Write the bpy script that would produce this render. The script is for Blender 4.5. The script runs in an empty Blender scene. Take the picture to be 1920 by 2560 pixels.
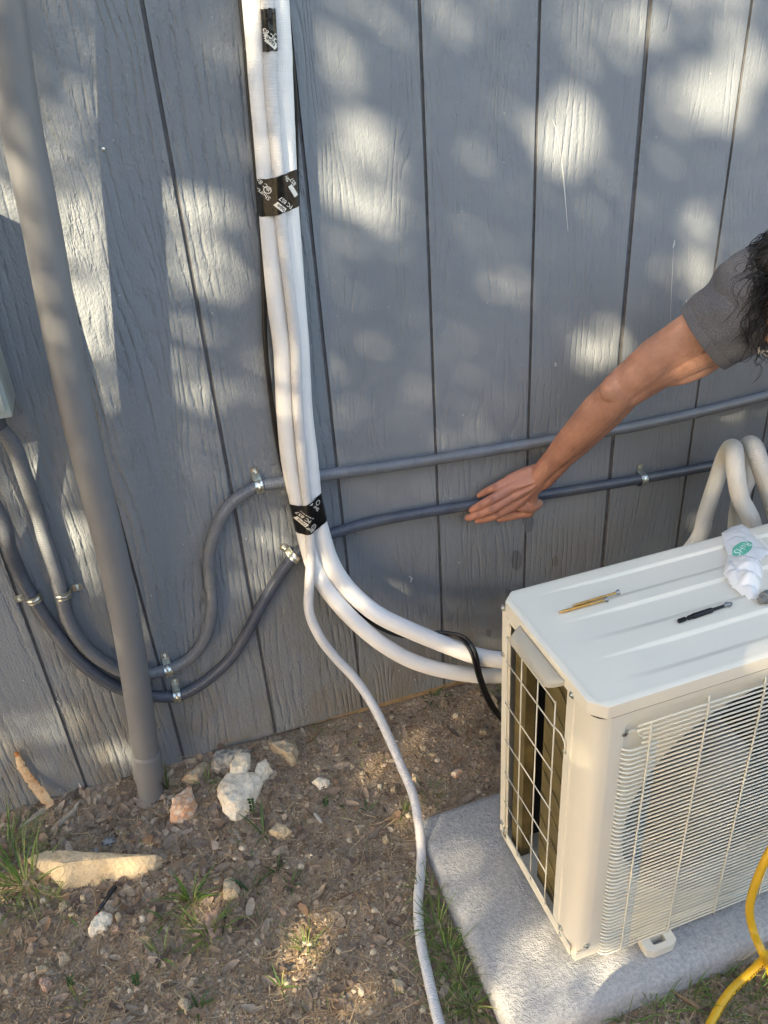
import bpy, bmesh, math, random
from mathutils import Vector, Matrix, noise
from math import sin, cos, pi, radians, sqrt, exp

# ------------------------------------------------------------------ camera
scene = bpy.context.scene
COL = scene.collection
CF, CYAW, CPIT, CROLL = 2003.59, 0.29050, 0.52350, -0.07560
CPOS = Vector((0.0939, -1.3371, 1.3068))
_F = Vector((sin(CYAW) * cos(CPIT), cos(CYAW) * cos(CPIT), -sin(CPIT)))
_R = _F.cross(Vector((0, 0, 1))).normalized()
_U = _R.cross(_F)
CR = _R * cos(CROLL) + _U * sin(CROLL)
CU = -_R * sin(CROLL) + _U * cos(CROLL)
cd = bpy.data.cameras.new("camera")
cam = bpy.data.objects.new("camera", cd)
COL.objects.link(cam)
cd.sensor_fit = 'VERTICAL'
cd.sensor_height = 36.0
cd.lens = CF / 2560.0 * 36.0
cd.clip_start = 0.02
cd.clip_end = 1000
m = Matrix((CR, CU, -_F)).transposed().to_4x4()
m.translation = CPOS
cam.matrix_world = m
scene.camera = cam

# ------------------------------------------------------------------ light
SUN_AZ = radians(51)      # to the left of the wall's normal
SUN_EL = radians(28)
SUND = Vector((-sin(SUN_AZ) * cos(SUN_EL), -cos(SUN_AZ) * cos(SUN_EL), sin(SUN_EL)))  # towards the sun
world = bpy.data.worlds.new("World")
scene.world = world
world.use_nodes = True
wn = world.node_tree
bg = wn.nodes["Background"]
sky = wn.nodes.new("ShaderNodeTexSky")
sky.sky_type = 'NISHITA'
sky.sun_disc = False
sky.sun_elevation = SUN_EL
sky.sun_rotation = math.atan2(SUND.x, SUND.y)
sky.air_density = 1.0
sky.dust_density = 1.0
sky.ozone_density = 1.0
wb = wn.nodes.new("ShaderNodeMix"); wb.data_type = 'RGBA'; wb.blend_type = 'MULTIPLY'; wb.inputs[0].default_value = 1.0
wb.inputs[7].default_value = (1.18, 1.0, 0.82, 1)      # the camera's white balance for open shade
wn.links.new(sky.outputs[0], wb.inputs[6])
wn.links.new(wb.outputs[2], bg.inputs[0])
bg.inputs[1].default_value = 0.115
sl = bpy.data.lights.new("sun", 'SUN')
sl.energy = 3.3
sl.angle = radians(0.53)
sl.color = (1.0, 0.83, 0.56)
sun = bpy.data.objects.new("sun", sl)
COL.objects.link(sun)
sun.rotation_euler = SUND.to_track_quat('Z', 'Y').to_euler()
sun.location = SUND * 20
scene.view_settings.view_transform = 'Standard'
scene.view_settings.look = 'None'
scene.view_settings.gamma = 1.0
scene.view_settings.exposure = 2.84

# ------------------------------------------------------------------ helpers
def P(px, py, y=None, z=None, x=None):
    """point of the scene seen at photo pixel (px,py) on a plane of known depth"""
    d = _F + CR * ((px - 960) / CF) - CU * ((py - 1280) / CF)
    if y is not None:
        t = (y - CPOS.y) / d.y
    elif z is not None:
        t = (z - CPOS.z) / d.z
    else:
        t = (x - CPOS.x) / d.x
    return CPOS + d * t

def gz(x, y):
    yy = min(y, 0.0)
    g = -0.13 * (1 - exp(yy / 0.45))
    s = min(max((x - 0.0) / 0.6, 0), 1)
    g -= 0.024 * s * s * (3 - 2 * s) * exp(yy / 0.6)
    w = 1.0 if (abs(x) < 3 and y > -3) else 0.3
    g += w * (0.006 * noise.noise(Vector((x * 6, y * 6, 0))) + 0.005 * noise.noise(Vector((x * 20, y * 20, 3))) + 0.0025 * noise.noise(Vector((x * 55, y * 55, 5))))
    return g

def G(px, py, dz=0.0):
    z = -0.06
    for _ in range(6):
        p = P(px, py, z=z)
        z = gz(p.x, p.y) + dz
    return p

def tag(o, label=None, cat=None, group=None, kind=None):
    if label: o["label"] = label
    if cat: o["category"] = cat
    if group: o["group"] = group
    if kind: o["kind"] = kind
    return o

def thing(name, label, cat, loc=(0, 0, 0), group=None):
    o = bpy.data.objects.new(name, None)
    COL.objects.link(o)
    o.location = loc
    o.empty_display_size = 0.05
    return tag(o, label, cat, group)

def link_mesh(name, me, mats, parent=None):
    o = bpy.data.objects.new(name, me)
    COL.objects.link(o)
    if not isinstance(mats, (list, tuple)): mats = [mats]
    for mm in mats: me.materials.append(mm)
    if parent is not None:
        o.parent = parent
        o.matrix_parent_inverse = Matrix.Translation(-parent.location) if parent.parent is None else Matrix()
        if parent.parent is not None:
            o.matrix_parent_inverse = (Matrix.Translation(-parent.parent.location))
            o.matrix_parent_inverse = Matrix()
    return o

def obj(name, bm, mats, parent=None, smooth=False, angle=None):
    me = bpy.data.meshes.new(name)
    bmesh.ops.recalc_face_normals(bm, faces=bm.faces[:]) if smooth != 'keep' else None
    bm.to_mesh(me)
    bm.free()
    if smooth:
        me.polygons.foreach_set("use_smooth", [True] * len(me.polygons))
        if angle is not None:
            me.set_sharp_from_angle(angle=radians(angle))
    return link_mesh(name, me, mats, parent)

def box(bm, x0, x1, y0, y1, z0, z1, bev=0.0, mi=0):
    vs = [bm.verts.new((x, y, z)) for x in (x0, x1) for y in (y0, y1) for z in (z0, z1)]
    idx = [(0, 1, 3, 2), (4, 6, 7, 5), (0, 4, 5, 1), (2, 3, 7, 6), (0, 2, 6, 4), (1, 5, 7, 3)]
    fs = [bm.faces.new([vs[i] for i in f]) for f in idx]
    for f in fs: f.material_index = mi
    if bev > 0:
        es = list({e for f in fs for e in f.edges})
        r = bmesh.ops.bevel(bm, geom=es, offset=bev, segments=2, profile=0.7, affect='EDGES')
        for f in r['faces']: f.material_index = mi
    return vs

def catmull(pts, step):
    pts = [Vector(p) for p in pts]
    if len(pts) == 2:
        n = max(1, int((pts[1] - pts[0]).length / step))
        return [pts[0].lerp(pts[1], i / n) for i in range(n + 1)]
    ext = [pts[0] * 2 - pts[1]] + pts + [pts[-1] * 2 - pts[-2]]
    out = []
    for i in range(1, len(ext) - 2):
        p0, p1, p2, p3 = ext[i - 1:i + 3]
        n = max(2, int((p2 - p1).length / step))
        # centripetal-ish
        for k in range(n):
            t = k / n
            out.append(0.5 * ((2 * p1) + (p2 - p0) * t + (2 * p0 - 5 * p1 + 4 * p2 - p3) * t * t + (-p0 + 3 * p1 - 3 * p2 + p3) * t ** 3))
    out.append(ext[-2])
    # even re-spacing
    L = [0]
    for a, b in zip(out, out[1:]): L.append(L[-1] + (b - a).length)
    n = max(2, int(L[-1] / step))
    res = []; j = 0
    for i in range(n + 1):
        s = L[-1] * i / n
        while j < len(L) - 2 and L[j + 1] < s: j += 1
        d = L[j + 1] - L[j]
        res.append(out[j].lerp(out[j + 1], (s - L[j]) / d if d > 1e-9 else 0))
    return res

def frames(path, up=Vector((0, -1, 0))):
    """tangent, outward side (as near as possible to `up`), third axis"""
    T = []
    n = len(path)
    for i in range(n):
        a = path[max(i - 1, 0)]; b = path[min(i + 1, n - 1)]
        T.append((b - a).normalized())
    fr = []
    prev = None
    for t in T:
        ref = up if prev is None else prev
        u = ref - t * ref.dot(t)
        if u.length < 1e-5:
            u = Vector((1, 0, 0)) - t * t.x
        u.normalize()
        prev = u
        fr.append((t, u, t.cross(u)))
    return fr

def tube(bm, pts, r, step=0.006, seg=20, cap=True, rf=None, mi=0, up=Vector((0, -1, 0)), squash=None):
    path = catmull(pts, step)
    fr = frames(path, up)
    uvl = bm.loops.layers.uv.verify()
    rings = []
    s = 0; S = []
    for i, p in enumerate(path):
        if i: s += (p - path[i - 1]).length
        S.append(s)
        t, u, v = fr[i]
        rr = r if rf is None else rf(s, r)
        ring = []
        for k in range(seg):
            a = 2 * pi * k / seg
            ring.append(bm.verts.new(p + (u * cos(a) + v * sin(a)) * rr))
        rings.append(ring)
    for i in range(len(rings) - 1):
        for k in range(seg):
            k2 = (k + 1) % seg
            f = bm.faces.new((rings[i][k], rings[i][k2], rings[i + 1][k2], rings[i + 1][k]))
            f.material_index = mi
            us = (k / seg, (k + 1) / seg, (k + 1) / seg, k / seg)
            vs = (S[i], S[i], S[i + 1], S[i + 1])
            for l, uu, vv in zip(f.loops, us, vs): l[uvl].uv = (uu, vv)
    if cap:
        for ring in (rings[0][::-1], rings[-1]):
            f = bm.faces.new(ring); f.material_index = mi
    return path, fr, S

def lathe(bm, prof, mat4, seg=16, mi=0, cap=True):
    """prof: list of (axial, radius); axis = local x"""
    rings = []
    for a, r in prof:
        rings.append([bm.verts.new(mat4 @ Vector((a, r * cos(2 * pi * k / seg), r * sin(2 * pi * k / seg)))) for k in range(seg)])
    for i in range(len(rings) - 1):
        for k in range(seg):
            k2 = (k + 1) % seg
            f = bm.faces.new((rings[i][k], rings[i][k2], rings[i + 1][k2], rings[i + 1][k])); f.material_index = mi
    if cap:
        for ring in (rings[0][::-1], rings[-1]):
            f = bm.faces.new(ring); f.material_index = mi

def axis_mat(p, d, up=Vector((0, 0, 1))):
    d = d.normalized()
    z = (up - d * up.dot(d))
    if z.length < 1e-4: z = Vector((0, 1, 0)) - d * d.y
    z.normalize()
    y = z.cross(d)
    mm = Matrix((d, y, z)).transposed().to_4x4()
    mm.translation = p
    return mm

# ------------------------------------------------------------------ materials
def srgb(r, g, b):
    f = lambda c: c / 12.92 if c <= 0.04045 else ((c + 0.055) / 1.055) ** 2.4
    return (f(r / 255), f(g / 255), f(b / 255), 1)

class NT:
    def __init__(s, name):
        s.m = bpy.data.materials.new(name); s.m.use_nodes = True
        s.t = s.m.node_tree; s.b = s.t.nodes["Principled BSDF"]
    def n(s, typ, **kw):
        nd = s.t.nodes.new(typ)
        for k, v in kw.items():
            if k.startswith('i_'):
                nd.inputs[k[2:].replace('_', ' ')].default_value = v
            else: setattr(nd, k, v)
        return nd
    def l(s, a, b): s.t.links.new(a, b)
    def noise(s, vec, scale, detail=4, rough=0.55, dist=0.0):
        nd = s.n("ShaderNodeTexNoise"); nd.inputs["Scale"].default_value = scale
        nd.inputs["Detail"].default_value = detail; nd.inputs["Roughness"].default_value = rough
        nd.inputs["Distortion"].default_value = dist
        if vec is not None: s.l(vec, nd.inputs["Vector"])
        return nd
    def ramp(s, fac, stops):
        nd = s.n("ShaderNodeValToRGB")
        e = nd.color_ramp.elements
        while len(e) < len(stops): e.new(0.5)
        for i, (p, c) in enumerate(stops):
            e[i].position = p; e[i].color = c if len(c) == 4 else (*c, 1)
        s.l(fac, nd.inputs[0]); return nd
    def math(s, op, a, b=None, c=None, clamp=False):
        nd = s.n("ShaderNodeMath", operation=op); nd.use_clamp = clamp
        for i, v in enumerate((a, b, c)):
            if v is None: continue
            if isinstance(v, (int, float)): nd.inputs[i].default_value = v
            else: s.l(v, nd.inputs[i])
        return nd.outputs[0]
    def mix(s, fac, a, b, blend='MIX'):
        nd = s.n("ShaderNodeMix", data_type='RGBA', blend_type=blend)
        for sock, v in ((nd.inputs[0], fac), (nd.inputs[6], a), (nd.inputs[7], b)):
            if isinstance(v, (int, float)): sock.default_value = v
            elif isinstance(v, tuple): sock.default_value = v
            else: s.l(v, sock)
        return nd.outputs[2]
    def bump(s, h, dist, strength=1.0, normal=None):
        nd = s.n("ShaderNodeBump"); nd.inputs["Distance"].default_value = dist
        nd.inputs["Strength"].default_value = strength
        s.l(h, nd.inputs["Height"])
        if normal is not None: s.l(normal, nd.inputs["Normal"])
        return nd.outputs[0]
    def set(s, base=None, rough=None, metal=None, normal=None, spec=None):
        for k, v in (("Base Color", base), ("Roughness", rough), ("Metallic", metal), ("Normal", normal), ("Specular IOR Level", spec)):
            if v is None: continue
            if isinstance(v, (int, float, tuple)): s.b.inputs[k].default_value = v
            else: s.l(v, s.b.inputs[k])
        return s.m

def simple(name, col, rough=0.5, metal=0.0, var=0.12, scale=30, bump=0.0, bscale=200):
    t = NT(name)
    g = t.n("ShaderNodeNewGeometry")
    nz = t.noise(g.outputs["Position"], scale, 5)
    dark = tuple(c * (1 - var) for c in col[:3]) + (1,)
    lite = tuple(min(1, c * (1 + var)) for c in col[:3]) + (1,)
    c = t.ramp(nz.outputs[0], [(0.3, dark), (0.7, lite)]).outputs[0]
    nr = None
    if bump > 0:
        nb = t.noise(g.outputs["Position"], bscale, 4)
        nr = t.bump(nb.outputs[0], bump)
    return t.set(base=c, rough=rough, metal=metal, normal=nr)

def mat_wall(name, tint=(1, 1, 1), grain=1.0):
    t = NT(name)
    g = t.n("ShaderNodeNewGeometry")
    sep = t.n("ShaderNodeSeparateXYZ"); t.l(g.outputs["Position"], sep.inputs[0])
    x, y, z = sep.outputs
    board = t.math('FLOOR', t.math('DIVIDE', x, 0.2032))
    wn_ = t.n("ShaderNodeTexWhiteNoise", noise_dimensions='1D'); t.l(board, wn_.inputs["W"])
    off = t.math('MULTIPLY', wn_.outputs["Value"], 37.0)
    def vec(sx, sz, add=0.0):
        c = t.n("ShaderNodeCombineXYZ")
        t.l(t.math('MULTIPLY', x, sx), c.inputs[0]); t.l(t.math('ADD', off, add), c.inputs[1]); t.l(t.math('MULTIPLY', z, sz), c.inputs[2])
        return c.outputs[0]
    # contour field: flowing grain with cathedral arches
    f1 = t.noise(vec(9, 1.6), 1.0, 2, 0.5)
    f2 = t.noise(vec(50, 9, 5.0), 1.0, 2, 0.5)
    field = t.math('ADD', t.math('MULTIPLY', x, 120.0), t.math('ADD', t.math('MULTIPLY', f1.outputs[0], t.math('MULTIPLY_ADD', t.math('POWER', wn_.outputs['Value'], 1.5), 30.0, 8.0)), t.math('MULTIPLY', f2.outputs[0], 1.3)))
    s = t.math('SINE', t.math('MULTIPLY', field, 3.2))
    ridge = t.math('POWER', t.math('MULTIPLY_ADD', s, 0.5, 0.5), 2.6)
    # broken along the grain
    br = t.noise(vec(130, 30, 9.0), 1.0, 3, 0.6)
    ridge = t.math('MULTIPLY', ridge, t.ramp(br.outputs[0], [(0.38, (0, 0, 0)), (0.56, (1, 1, 1))]).outputs[0])
    mask = t.ramp(t.noise(vec(14, 3.0, 13.0), 1.0, 2).outputs[0], [(0.36, (0.15, 0.15, 0.15)), (0.54, (1, 1, 1))]).outputs[0]
    ridge = t.math('MULTIPLY', ridge, mask)
    # fine vertical combing
    fine = t.noise(vec(420, 7, 3.0), 1.0, 3, 0.6)
    peb = t.noise(vec(230, 160, 21.0), 1.0, 4, 0.6)
    fineh = t.math('MULTIPLY', t.math('SUBTRACT', fine.outputs[0], 0.5), 0.24)
    pebh = t.math('MULTIPLY', t.math('SUBTRACT', peb.outputs[0], 0.5), 0.5)
    h = t.math('ADD', t.math('ADD', t.math('MULTIPLY', ridge, -0.62), fineh), pebh)
    lf = t.math('MULTIPLY_ADD', t.math('LESS_THAN', x, 0.4064), 0.9, 1.0)
    h = t.math('MULTIPLY', h, lf)
    nrm = t.bump(h, 0.0022 * grain, 1.0)
    # paint: blue grey with slight patchiness, dirt splash low down
    big = t.noise(g.outputs["Position"], 3.5, 4)
    c = t.ramp(big.outputs[0], [(0.32, srgb(115 * tint[0], 121 * tint[1], 128 * tint[2])), (0.68, srgb(124 * tint[0], 130 * tint[1], 137 * tint[2]))]).outputs[0]
    lowz = t.math('SUBTRACT', 1.0, t.math('DIVIDE', z, 0.5), clamp=True)
    dn = t.noise(vec(9, 7, 2.0), 1.0, 5, 0.65)
    dirt = t.math('MULTIPLY', t.ramp(dn.outputs[0], [(0.42, (0, 0, 0)), (0.66, (1, 1, 1))]).outputs[0], t.math('MULTIPLY', lowz, 0.95))
    c = t.mix(dirt, c, srgb(116, 111, 102))
    sp = t.noise(vec(180, 150, 31), 1.0, 2, 0.5)
    c = t.mix(t.ramp(sp.outputs[0], [(0.765, (0, 0, 0)), (0.79, (0.8, 0.8, 0.8))]).outputs[0], c, srgb(190, 188, 182))
    rn = t.ramp(big.outputs[0], [(0.3, (0.60, 0.60, 0.60)), (0.7, (0.72, 0.72, 0.72))]).outputs[0]
    return t.set(base=c, rough=rn, normal=nrm)

M = {}
M['wall'] = mat_wall("painted_siding")
M['groove'] = simple("siding_groove", srgb(84, 85, 88), 0.8, var=0.25, scale=60)
M['scratch'] = simple("paint_scratch", srgb(196, 196, 194), 0.7)
M['damp'] = mat_wall("damp_siding", tint=(0.80, 0.80, 0.82))
M['slab'] = simple("foundation_concrete", srgb(150, 128, 98), 0.9, var=0.25, scale=40, bump=0.003, bscale=120)

def mat_conduit(name, col, rib=0.0):
    t = NT(name)
    g = t.n("ShaderNodeNewGeometry")
    uv = t.n("ShaderNodeUVMap")
    sep = t.n("ShaderNodeSeparateXYZ"); t.l(uv.outputs[0], sep.inputs[0])
    nz = t.noise(g.outputs["Position"], 25, 5)
    dust = t.noise(g.outputs["Position"], 9, 4)
    dark = tuple(c * 0.85 for c in col[:3]) + (1,)
    lite = tuple(c * 1.15 for c in col[:3]) + (1,)
    c = t.ramp(nz.outputs[0], [(0.3, dark), (0.7, lite)]).outputs[0]
    c = t.mix(t.ramp(dust.outputs[0], [(0.45, (0, 0, 0)), (0.75, (0.5, 0.5, 0.5))]).outputs[0], c, srgb(100, 99, 97))
    w = t.math('SINE', t.math('MULTIPLY', sep.outputs[1], 2 * pi / 0.0036))
    h = t.math('ADD', t.math('MULTIPLY', w, rib), t.math('MULTIPLY', nz.outputs[0], 0.4))
    return t.set(base=c, rough=0.27, normal=t.bump(h, 0.0006))
M['flex'] = mat_conduit("liquidtight_jacket", srgb(104, 109, 117), 0.42)
M['flexd'] = mat_conduit("liquidtight_jacket_dark", srgb(70, 77, 90), 0.42)

def mat_pvc():
    t = NT("grey_pvc")
    g = t.n("ShaderNodeNewGeometry")
    nz = t.noise(g.outputs["Position"], 12, 5)
    c = t.ramp(nz.outputs[0], [(0.3, srgb(107, 109, 112)), (0.7, srgb(116, 117, 120))]).outputs[0]
    st = t.n("ShaderNodeMapping"); st.inputs["Scale"].default_value = (1, 1, 0.3); t.l(g.outputs["Position"], st.inputs[0])
    sc = t.noise(st.outputs[0], 70, 3, 0.6)
    c = t.mix(t.ramp(sc.outputs[0], [(0.70, (0, 0, 0)), (0.74, (0.7, 0.7, 0.7))]).outputs[0], c, srgb(78, 78, 80))
    c2 = t.noise(g.outputs["Position"], 40, 2, 0.6)
    c = t.mix(t.ramp(c2.outputs[0], [(0.77, (0, 0, 0)), (0.79, (0.8, 0.8, 0.8))]).outputs[0], c, srgb(140, 138, 132))
    return t.set(base=c, rough=0.5, normal=t.bump(nz.outputs[0], 0.001))
M['pvc'] = mat_pvc()
M['boxmat'] = simple("electrical_box_grey", srgb(150, 158, 155), 0.45, var=0.06, scale=8, bump=0.0005)

def mat_insul(name, cell, col, amp):
    t = NT(name)
    uv = t.n("ShaderNodeUVMap")
    sep = t.n("ShaderNodeSeparateXYZ"); t.l(uv.outputs[0], sep.inputs[0])
    a = t.math('SINE', t.math('MULTIPLY', sep.outputs[1], 2 * pi / cell))
    b = t.math('SINE', t.math('MULTIPLY', sep.outputs[0], 2 * pi * 44))
    h = t.math('MULTIPLY', t.math('ADD', a, b), 0.5)
    g = t.n("ShaderNodeNewGeometry")
    nz = t.noise(g.outputs["Position"], 18, 4)
    c = t.ramp(nz.outputs[0], [(0.3, tuple(x * 0.94 for x in col[:3]) + (1,)), (0.75, col)]).outputs[0]
    dots = t.ramp(h, [(0.1, (0.93, 0.93, 0.93)), (0.5, (1, 1, 1))]).outputs[0]
    c = t.mix(1.0, c, dots, 'MULTIPLY')
    hh = t.math('ADD', h, t.math('MULTIPLY', nz.outputs[0], 1.5))
    t.b.inputs["Subsurface Weight"].default_value = 0.0
    return t.set(base=c, rough=0.62, normal=t.bump(hh, amp))
M['insul'] = mat_insul("white_foam_insulation", 0.0029, srgb(238, 237, 235), 0.00018)
M['insul_side'] = mat_insul("cream_foam_insulation", 0.0029, srgb(224, 222, 214), 0.0003)
M['hose'] = simple("white_corrugated_plastic", srgb(200, 199, 199), 0.4, var=0.04, scale=20)
M['cable'] = simple("black_cable_rubber", srgb(22, 22, 24), 0.35, var=0.2)
M['tape'] = simple("black_vinyl_tape", srgb(11, 11, 12), 0.28, var=0.3, scale=60, bump=0.002, bscale=60)
M['print'] = simple("white_print", srgb(226, 222, 212), 0.5, var=0.03)
M['blackprint'] = simple("black_print", srgb(30, 26, 20), 0.5, var=0.03)
M['zinc'] = simple("zinc_plated_steel", srgb(205, 208, 200), 0.28, metal=1.0, var=0.15, scale=120, bump=0.0006, bscale=200)
M['ac'] = simple("cream_powder_coat", srgb(222, 216, 200), 0.42, var=0.015, scale=6, bump=0.0002, bscale=900)
M['acwire'] = simple("cream_wire_coating", srgb(218, 216, 202), 0.4, var=0.02)
M['fin'] = simple("dark_coil_fins", srgb(100, 88, 52), 0.55, var=0.3, scale=35)
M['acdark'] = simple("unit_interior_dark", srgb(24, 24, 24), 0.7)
M['fan'] = simple("grey_fan_plastic", srgb(128, 131, 133), 0.45)
M['inner'] = simple("unit_interior_grey", srgb(100, 102, 100), 0.5)
M['yellow'] = simple("yellow_hose_rubber", srgb(212, 166, 34), 0.45, var=0.08, scale=20)
M['gold'] = simple("gold_coated_steel", srgb(196, 160, 96), 0.38, metal=0.85, var=0.15, scale=200)
M['steel'] = simple("grey_steel", srgb(150, 150, 148), 0.35, metal=0.9, var=0.2, scale=200)
M['blacksteel'] = simple("black_oxide_steel", srgb(38, 38, 42), 0.35, metal=0.6, var=0.2)
M['nut'] = simple("dull_grey_metal", srgb(128, 130, 130), 0.5, metal=0.5)

def mat_pad():
    t = NT("textured_concrete")
    g = t.n("ShaderNodeNewGeometry")
    n1 = t.noise(g.outputs["Position"], 160, 5, 0.6)
    n2 = t.noise(g.outputs["Position"], 8, 3)
    n3 = t.noise(g.outputs["Position"], 420, 3)
    c = t.ramp(n1.outputs[0], [(0.3, srgb(152, 152, 154)), (0.7, srgb(192, 191, 189))]).outputs[0]
    c = t.mix(t.ramp(n2.outputs[0], [(0.4, (0, 0, 0)), (0.8, (0.25, 0.25, 0.25))]).outputs[0], c, srgb(190, 186, 176))
    h = t.math('ADD', n1.outputs[0], t.math('MULTIPLY', n3.outputs[0], 0.5))
    return t.set(base=c, rough=0.85, normal=t.bump(h, 0.0045))
M['pad'] = mat_pad()

def mat_dirt():
    t = NT("dirt")
    g = t.n("ShaderNodeNewGeometry")
    n1 = t.noise(g.outputs["Position"], 14, 6, 0.65)
    n2 = t.noise(g.outputs["Position"], 140, 5, 0.65)
    n3 = t.noise(g.outputs["Position"], 3, 3)
    c = t.ramp(n1.outputs[0], [(0.3, srgb(138, 120, 102)), (0.5, srgb(176, 157, 136)), (0.72, srgb(208, 192, 170))]).outputs[0]
    c = t.mix(0.6, c, t.ramp(n2.outputs[0], [(0.32, srgb(84, 70, 58)), (0.55, srgb(158, 141, 123)), (0.75, srgb(222, 208, 186))]).outputs[0])
    far = t.n("ShaderNodeSeparateXYZ"); t.l(g.outputs["Position"], far.inputs[0])
    d = t.math('GREATER_THAN', t.math('MULTIPLY', far.outputs[1], -1.0), 3.0)
    c = t.mix(d, c, t.ramp(n3.outputs[0], [(0.35, srgb(78, 92, 48)), (0.65, srgb(112, 104, 74))]).outputs[0])
    h = t.math('ADD', t.math('MULTIPLY', n1.outputs[0], 1.5), n2.outputs[0])
    return t.set(base=c, rough=0.95, normal=t.bump(h, 0.009))
M['dirt'] = mat_dirt()

def mat_rock(name, cols, scale=18):
    t = NT(name)
    g = t.n("ShaderNodeNewGeometry")
    n1 = t.noise(g.outputs["Position"], scale, 5, 0.6, 0.3)
    n2 = t.noise(g.outputs["Position"], 160, 4, 0.7)
    c = t.ramp(n1.outputs[0], [(0.34 + 0.32 * i / (len(cols) - 1), srgb(*q)) for i, q in enumerate(cols)]).outputs[0]
    c = t.mix(t.ramp(n2.outputs[0], [(0.30, (0.45, 0.45, 0.45)), (0.44, (0, 0, 0))]).outputs[0], c, srgb(124, 108, 90))
    return t.set(base=c, rough=0.9, normal=t.bump(t.math('ADD', n1.outputs[0], n2.outputs[0]), 0.003))
M['rock_cream'] = mat_rock("cream_limestone", [(180, 160, 130), (194, 176, 146), (170, 150, 120)])
M['rock_white'] = mat_rock("white_limestone", [(208, 192, 164), (232, 222, 202), (222, 206, 176)], 14)
M['rock_grey'] = mat_rock("lichen_limestone", [(92, 92, 90), (150, 146, 138), (206, 196, 176)], 60)
M['rock_orange'] = mat_rock("orange_stained_limestone", [(222, 212, 194), (212, 160, 120), (226, 212, 190)], 30)
M['rock_tan'] = mat_rock("tan_stone", [(150, 134, 112), (178, 164, 140), (160, 140, 116)], 30)
M['rock_pink'] = mat_rock("pinkish_stone", [(150, 120, 104), (176, 148, 130), (160, 132, 116)], 30)

def mat_leaf(name, cols, rough=0.7, trans=0.0):
    t = NT(name)
    oi = t.n("ShaderNodeObjectInfo")
    g = t.n("ShaderNodeNewGeometry")
    n1 = t.noise(g.outputs["Position"], 11, 2)
    r = t.math('FRACT', t.math('ADD', t.math('MULTIPLY', g.outputs["Random Per Island"], 1.0), oi.outputs["Random"]))
    n = len(cols)
    c = t.ramp(r, [((i + 0.5) / n, srgb(*q)) for i, q in enumerate(cols)]).outputs[0]
    n2 = t.noise(g.outputs["Position"], 90, 4, 0.6)
    c = t.mix(t.ramp(n2.outputs[0], [(0.4, (0.35, 0.35, 0.35)), (0.6, (0, 0, 0))]).outputs[0], c, tuple(x * 0.5 for x in srgb(*cols[0])[:3]) + (1,))
    t.set(base=c, rough=rough)
    if trans > 0:
        tr = t.n("ShaderNodeBsdfTranslucent"); t.l(c, tr.inputs[0])
        mx = t.n("ShaderNodeMixShader"); mx.inputs[0].default_value = trans
        out = t.t.nodes["Material Output"]
        t.l(t.b.outputs[0], mx.inputs[1]); t.l(tr.outputs[0], mx.inputs[2]); t.l(mx.outputs[0], out.inputs[0])
    return t.m
M['deadleaf'] = mat_leaf("dead_leaf", [(108, 92, 78), (140, 124, 106), (176, 160, 140), (134, 104, 76), (152, 136, 120), (92, 76, 64)])
M['straw'] = mat_leaf("dry_straw", [(182, 156, 120), (140, 116, 90), (204, 182, 146), (162, 130, 96), (112, 92, 72)])
M['grass'] = mat_leaf("green_grass", [(84, 116, 50), (108, 138, 62), (136, 158, 82), (78, 108, 56), (158, 158, 100)], 0.5, 0.3)
M['weed'] = mat_leaf("green_weed", [(58, 88, 50), (66, 98, 60), (80, 108, 60)], 0.5, 0.3)
M['pebble'] = mat_leaf("pebble", [(176, 158, 134), (202, 188, 162), (146, 126, 108), (218, 204, 178), (128, 110, 92), (186, 164, 140), (164, 140, 120)], 0.9)
M['crown'] = mat_leaf("oak_foliage", [(44, 62, 28), (56, 74, 34), (70, 84, 40)], 0.6, 0.25)
M['bark'] = simple("oak_bark", srgb(92, 80, 68), 0.9, var=0.3, bump=0.02, bscale=20)
M['woodchip'] = mat_rock("peeled_wood", [(238, 218, 186), (230, 206, 172), (192, 124, 58)], 45)
M['whitewood'] = simple("bleached_wood", srgb(186, 178, 164), 0.85, var=0.15, scale=50, bump=0.002)
M['blackplastic'] = simple("black_plastic", srgb(18, 18, 22), 0.35)
M['red'] = simple("red_plastic", srgb(160, 40, 36), 0.4)
M['foil'] = simple("crumpled_foil", srgb(130, 132, 132), 0.4, metal=0.6, bump=0.003)

# ------------------------------------------------------------------ setting: ground, wall
def build_ground():
    def axis(a, b, step, far):
        v = []
        x = a
        while x < b: v.append(x); x += step
        v.append(b)
        s = step
        lo = a; hi = b; pre = []; post = []
        while hi < far:
            s *= 1.6; lo -= s; hi += s; pre.append(lo); post.append(hi)
        return pre[::-1] + v + post
    xs = axis(-0.7, 1.9, 0.008, 300); ys = axis(-1.3, 0.06, 0.008, 300)
    bm = bmesh.new()
    V = [[bm.verts.new((x, y, gz(x, y))) for y in ys] for x in xs]
    for i in range(len(xs) - 1):
        for j in range(len(ys) - 1):
            bm.faces.new((V[i][j], V[i + 1][j], V[i + 1][j + 1], V[i][j + 1]))
    o = obj("ground", bm, M['dirt'], smooth=True)
    tag(o, kind="structure")
build_ground()

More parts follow.
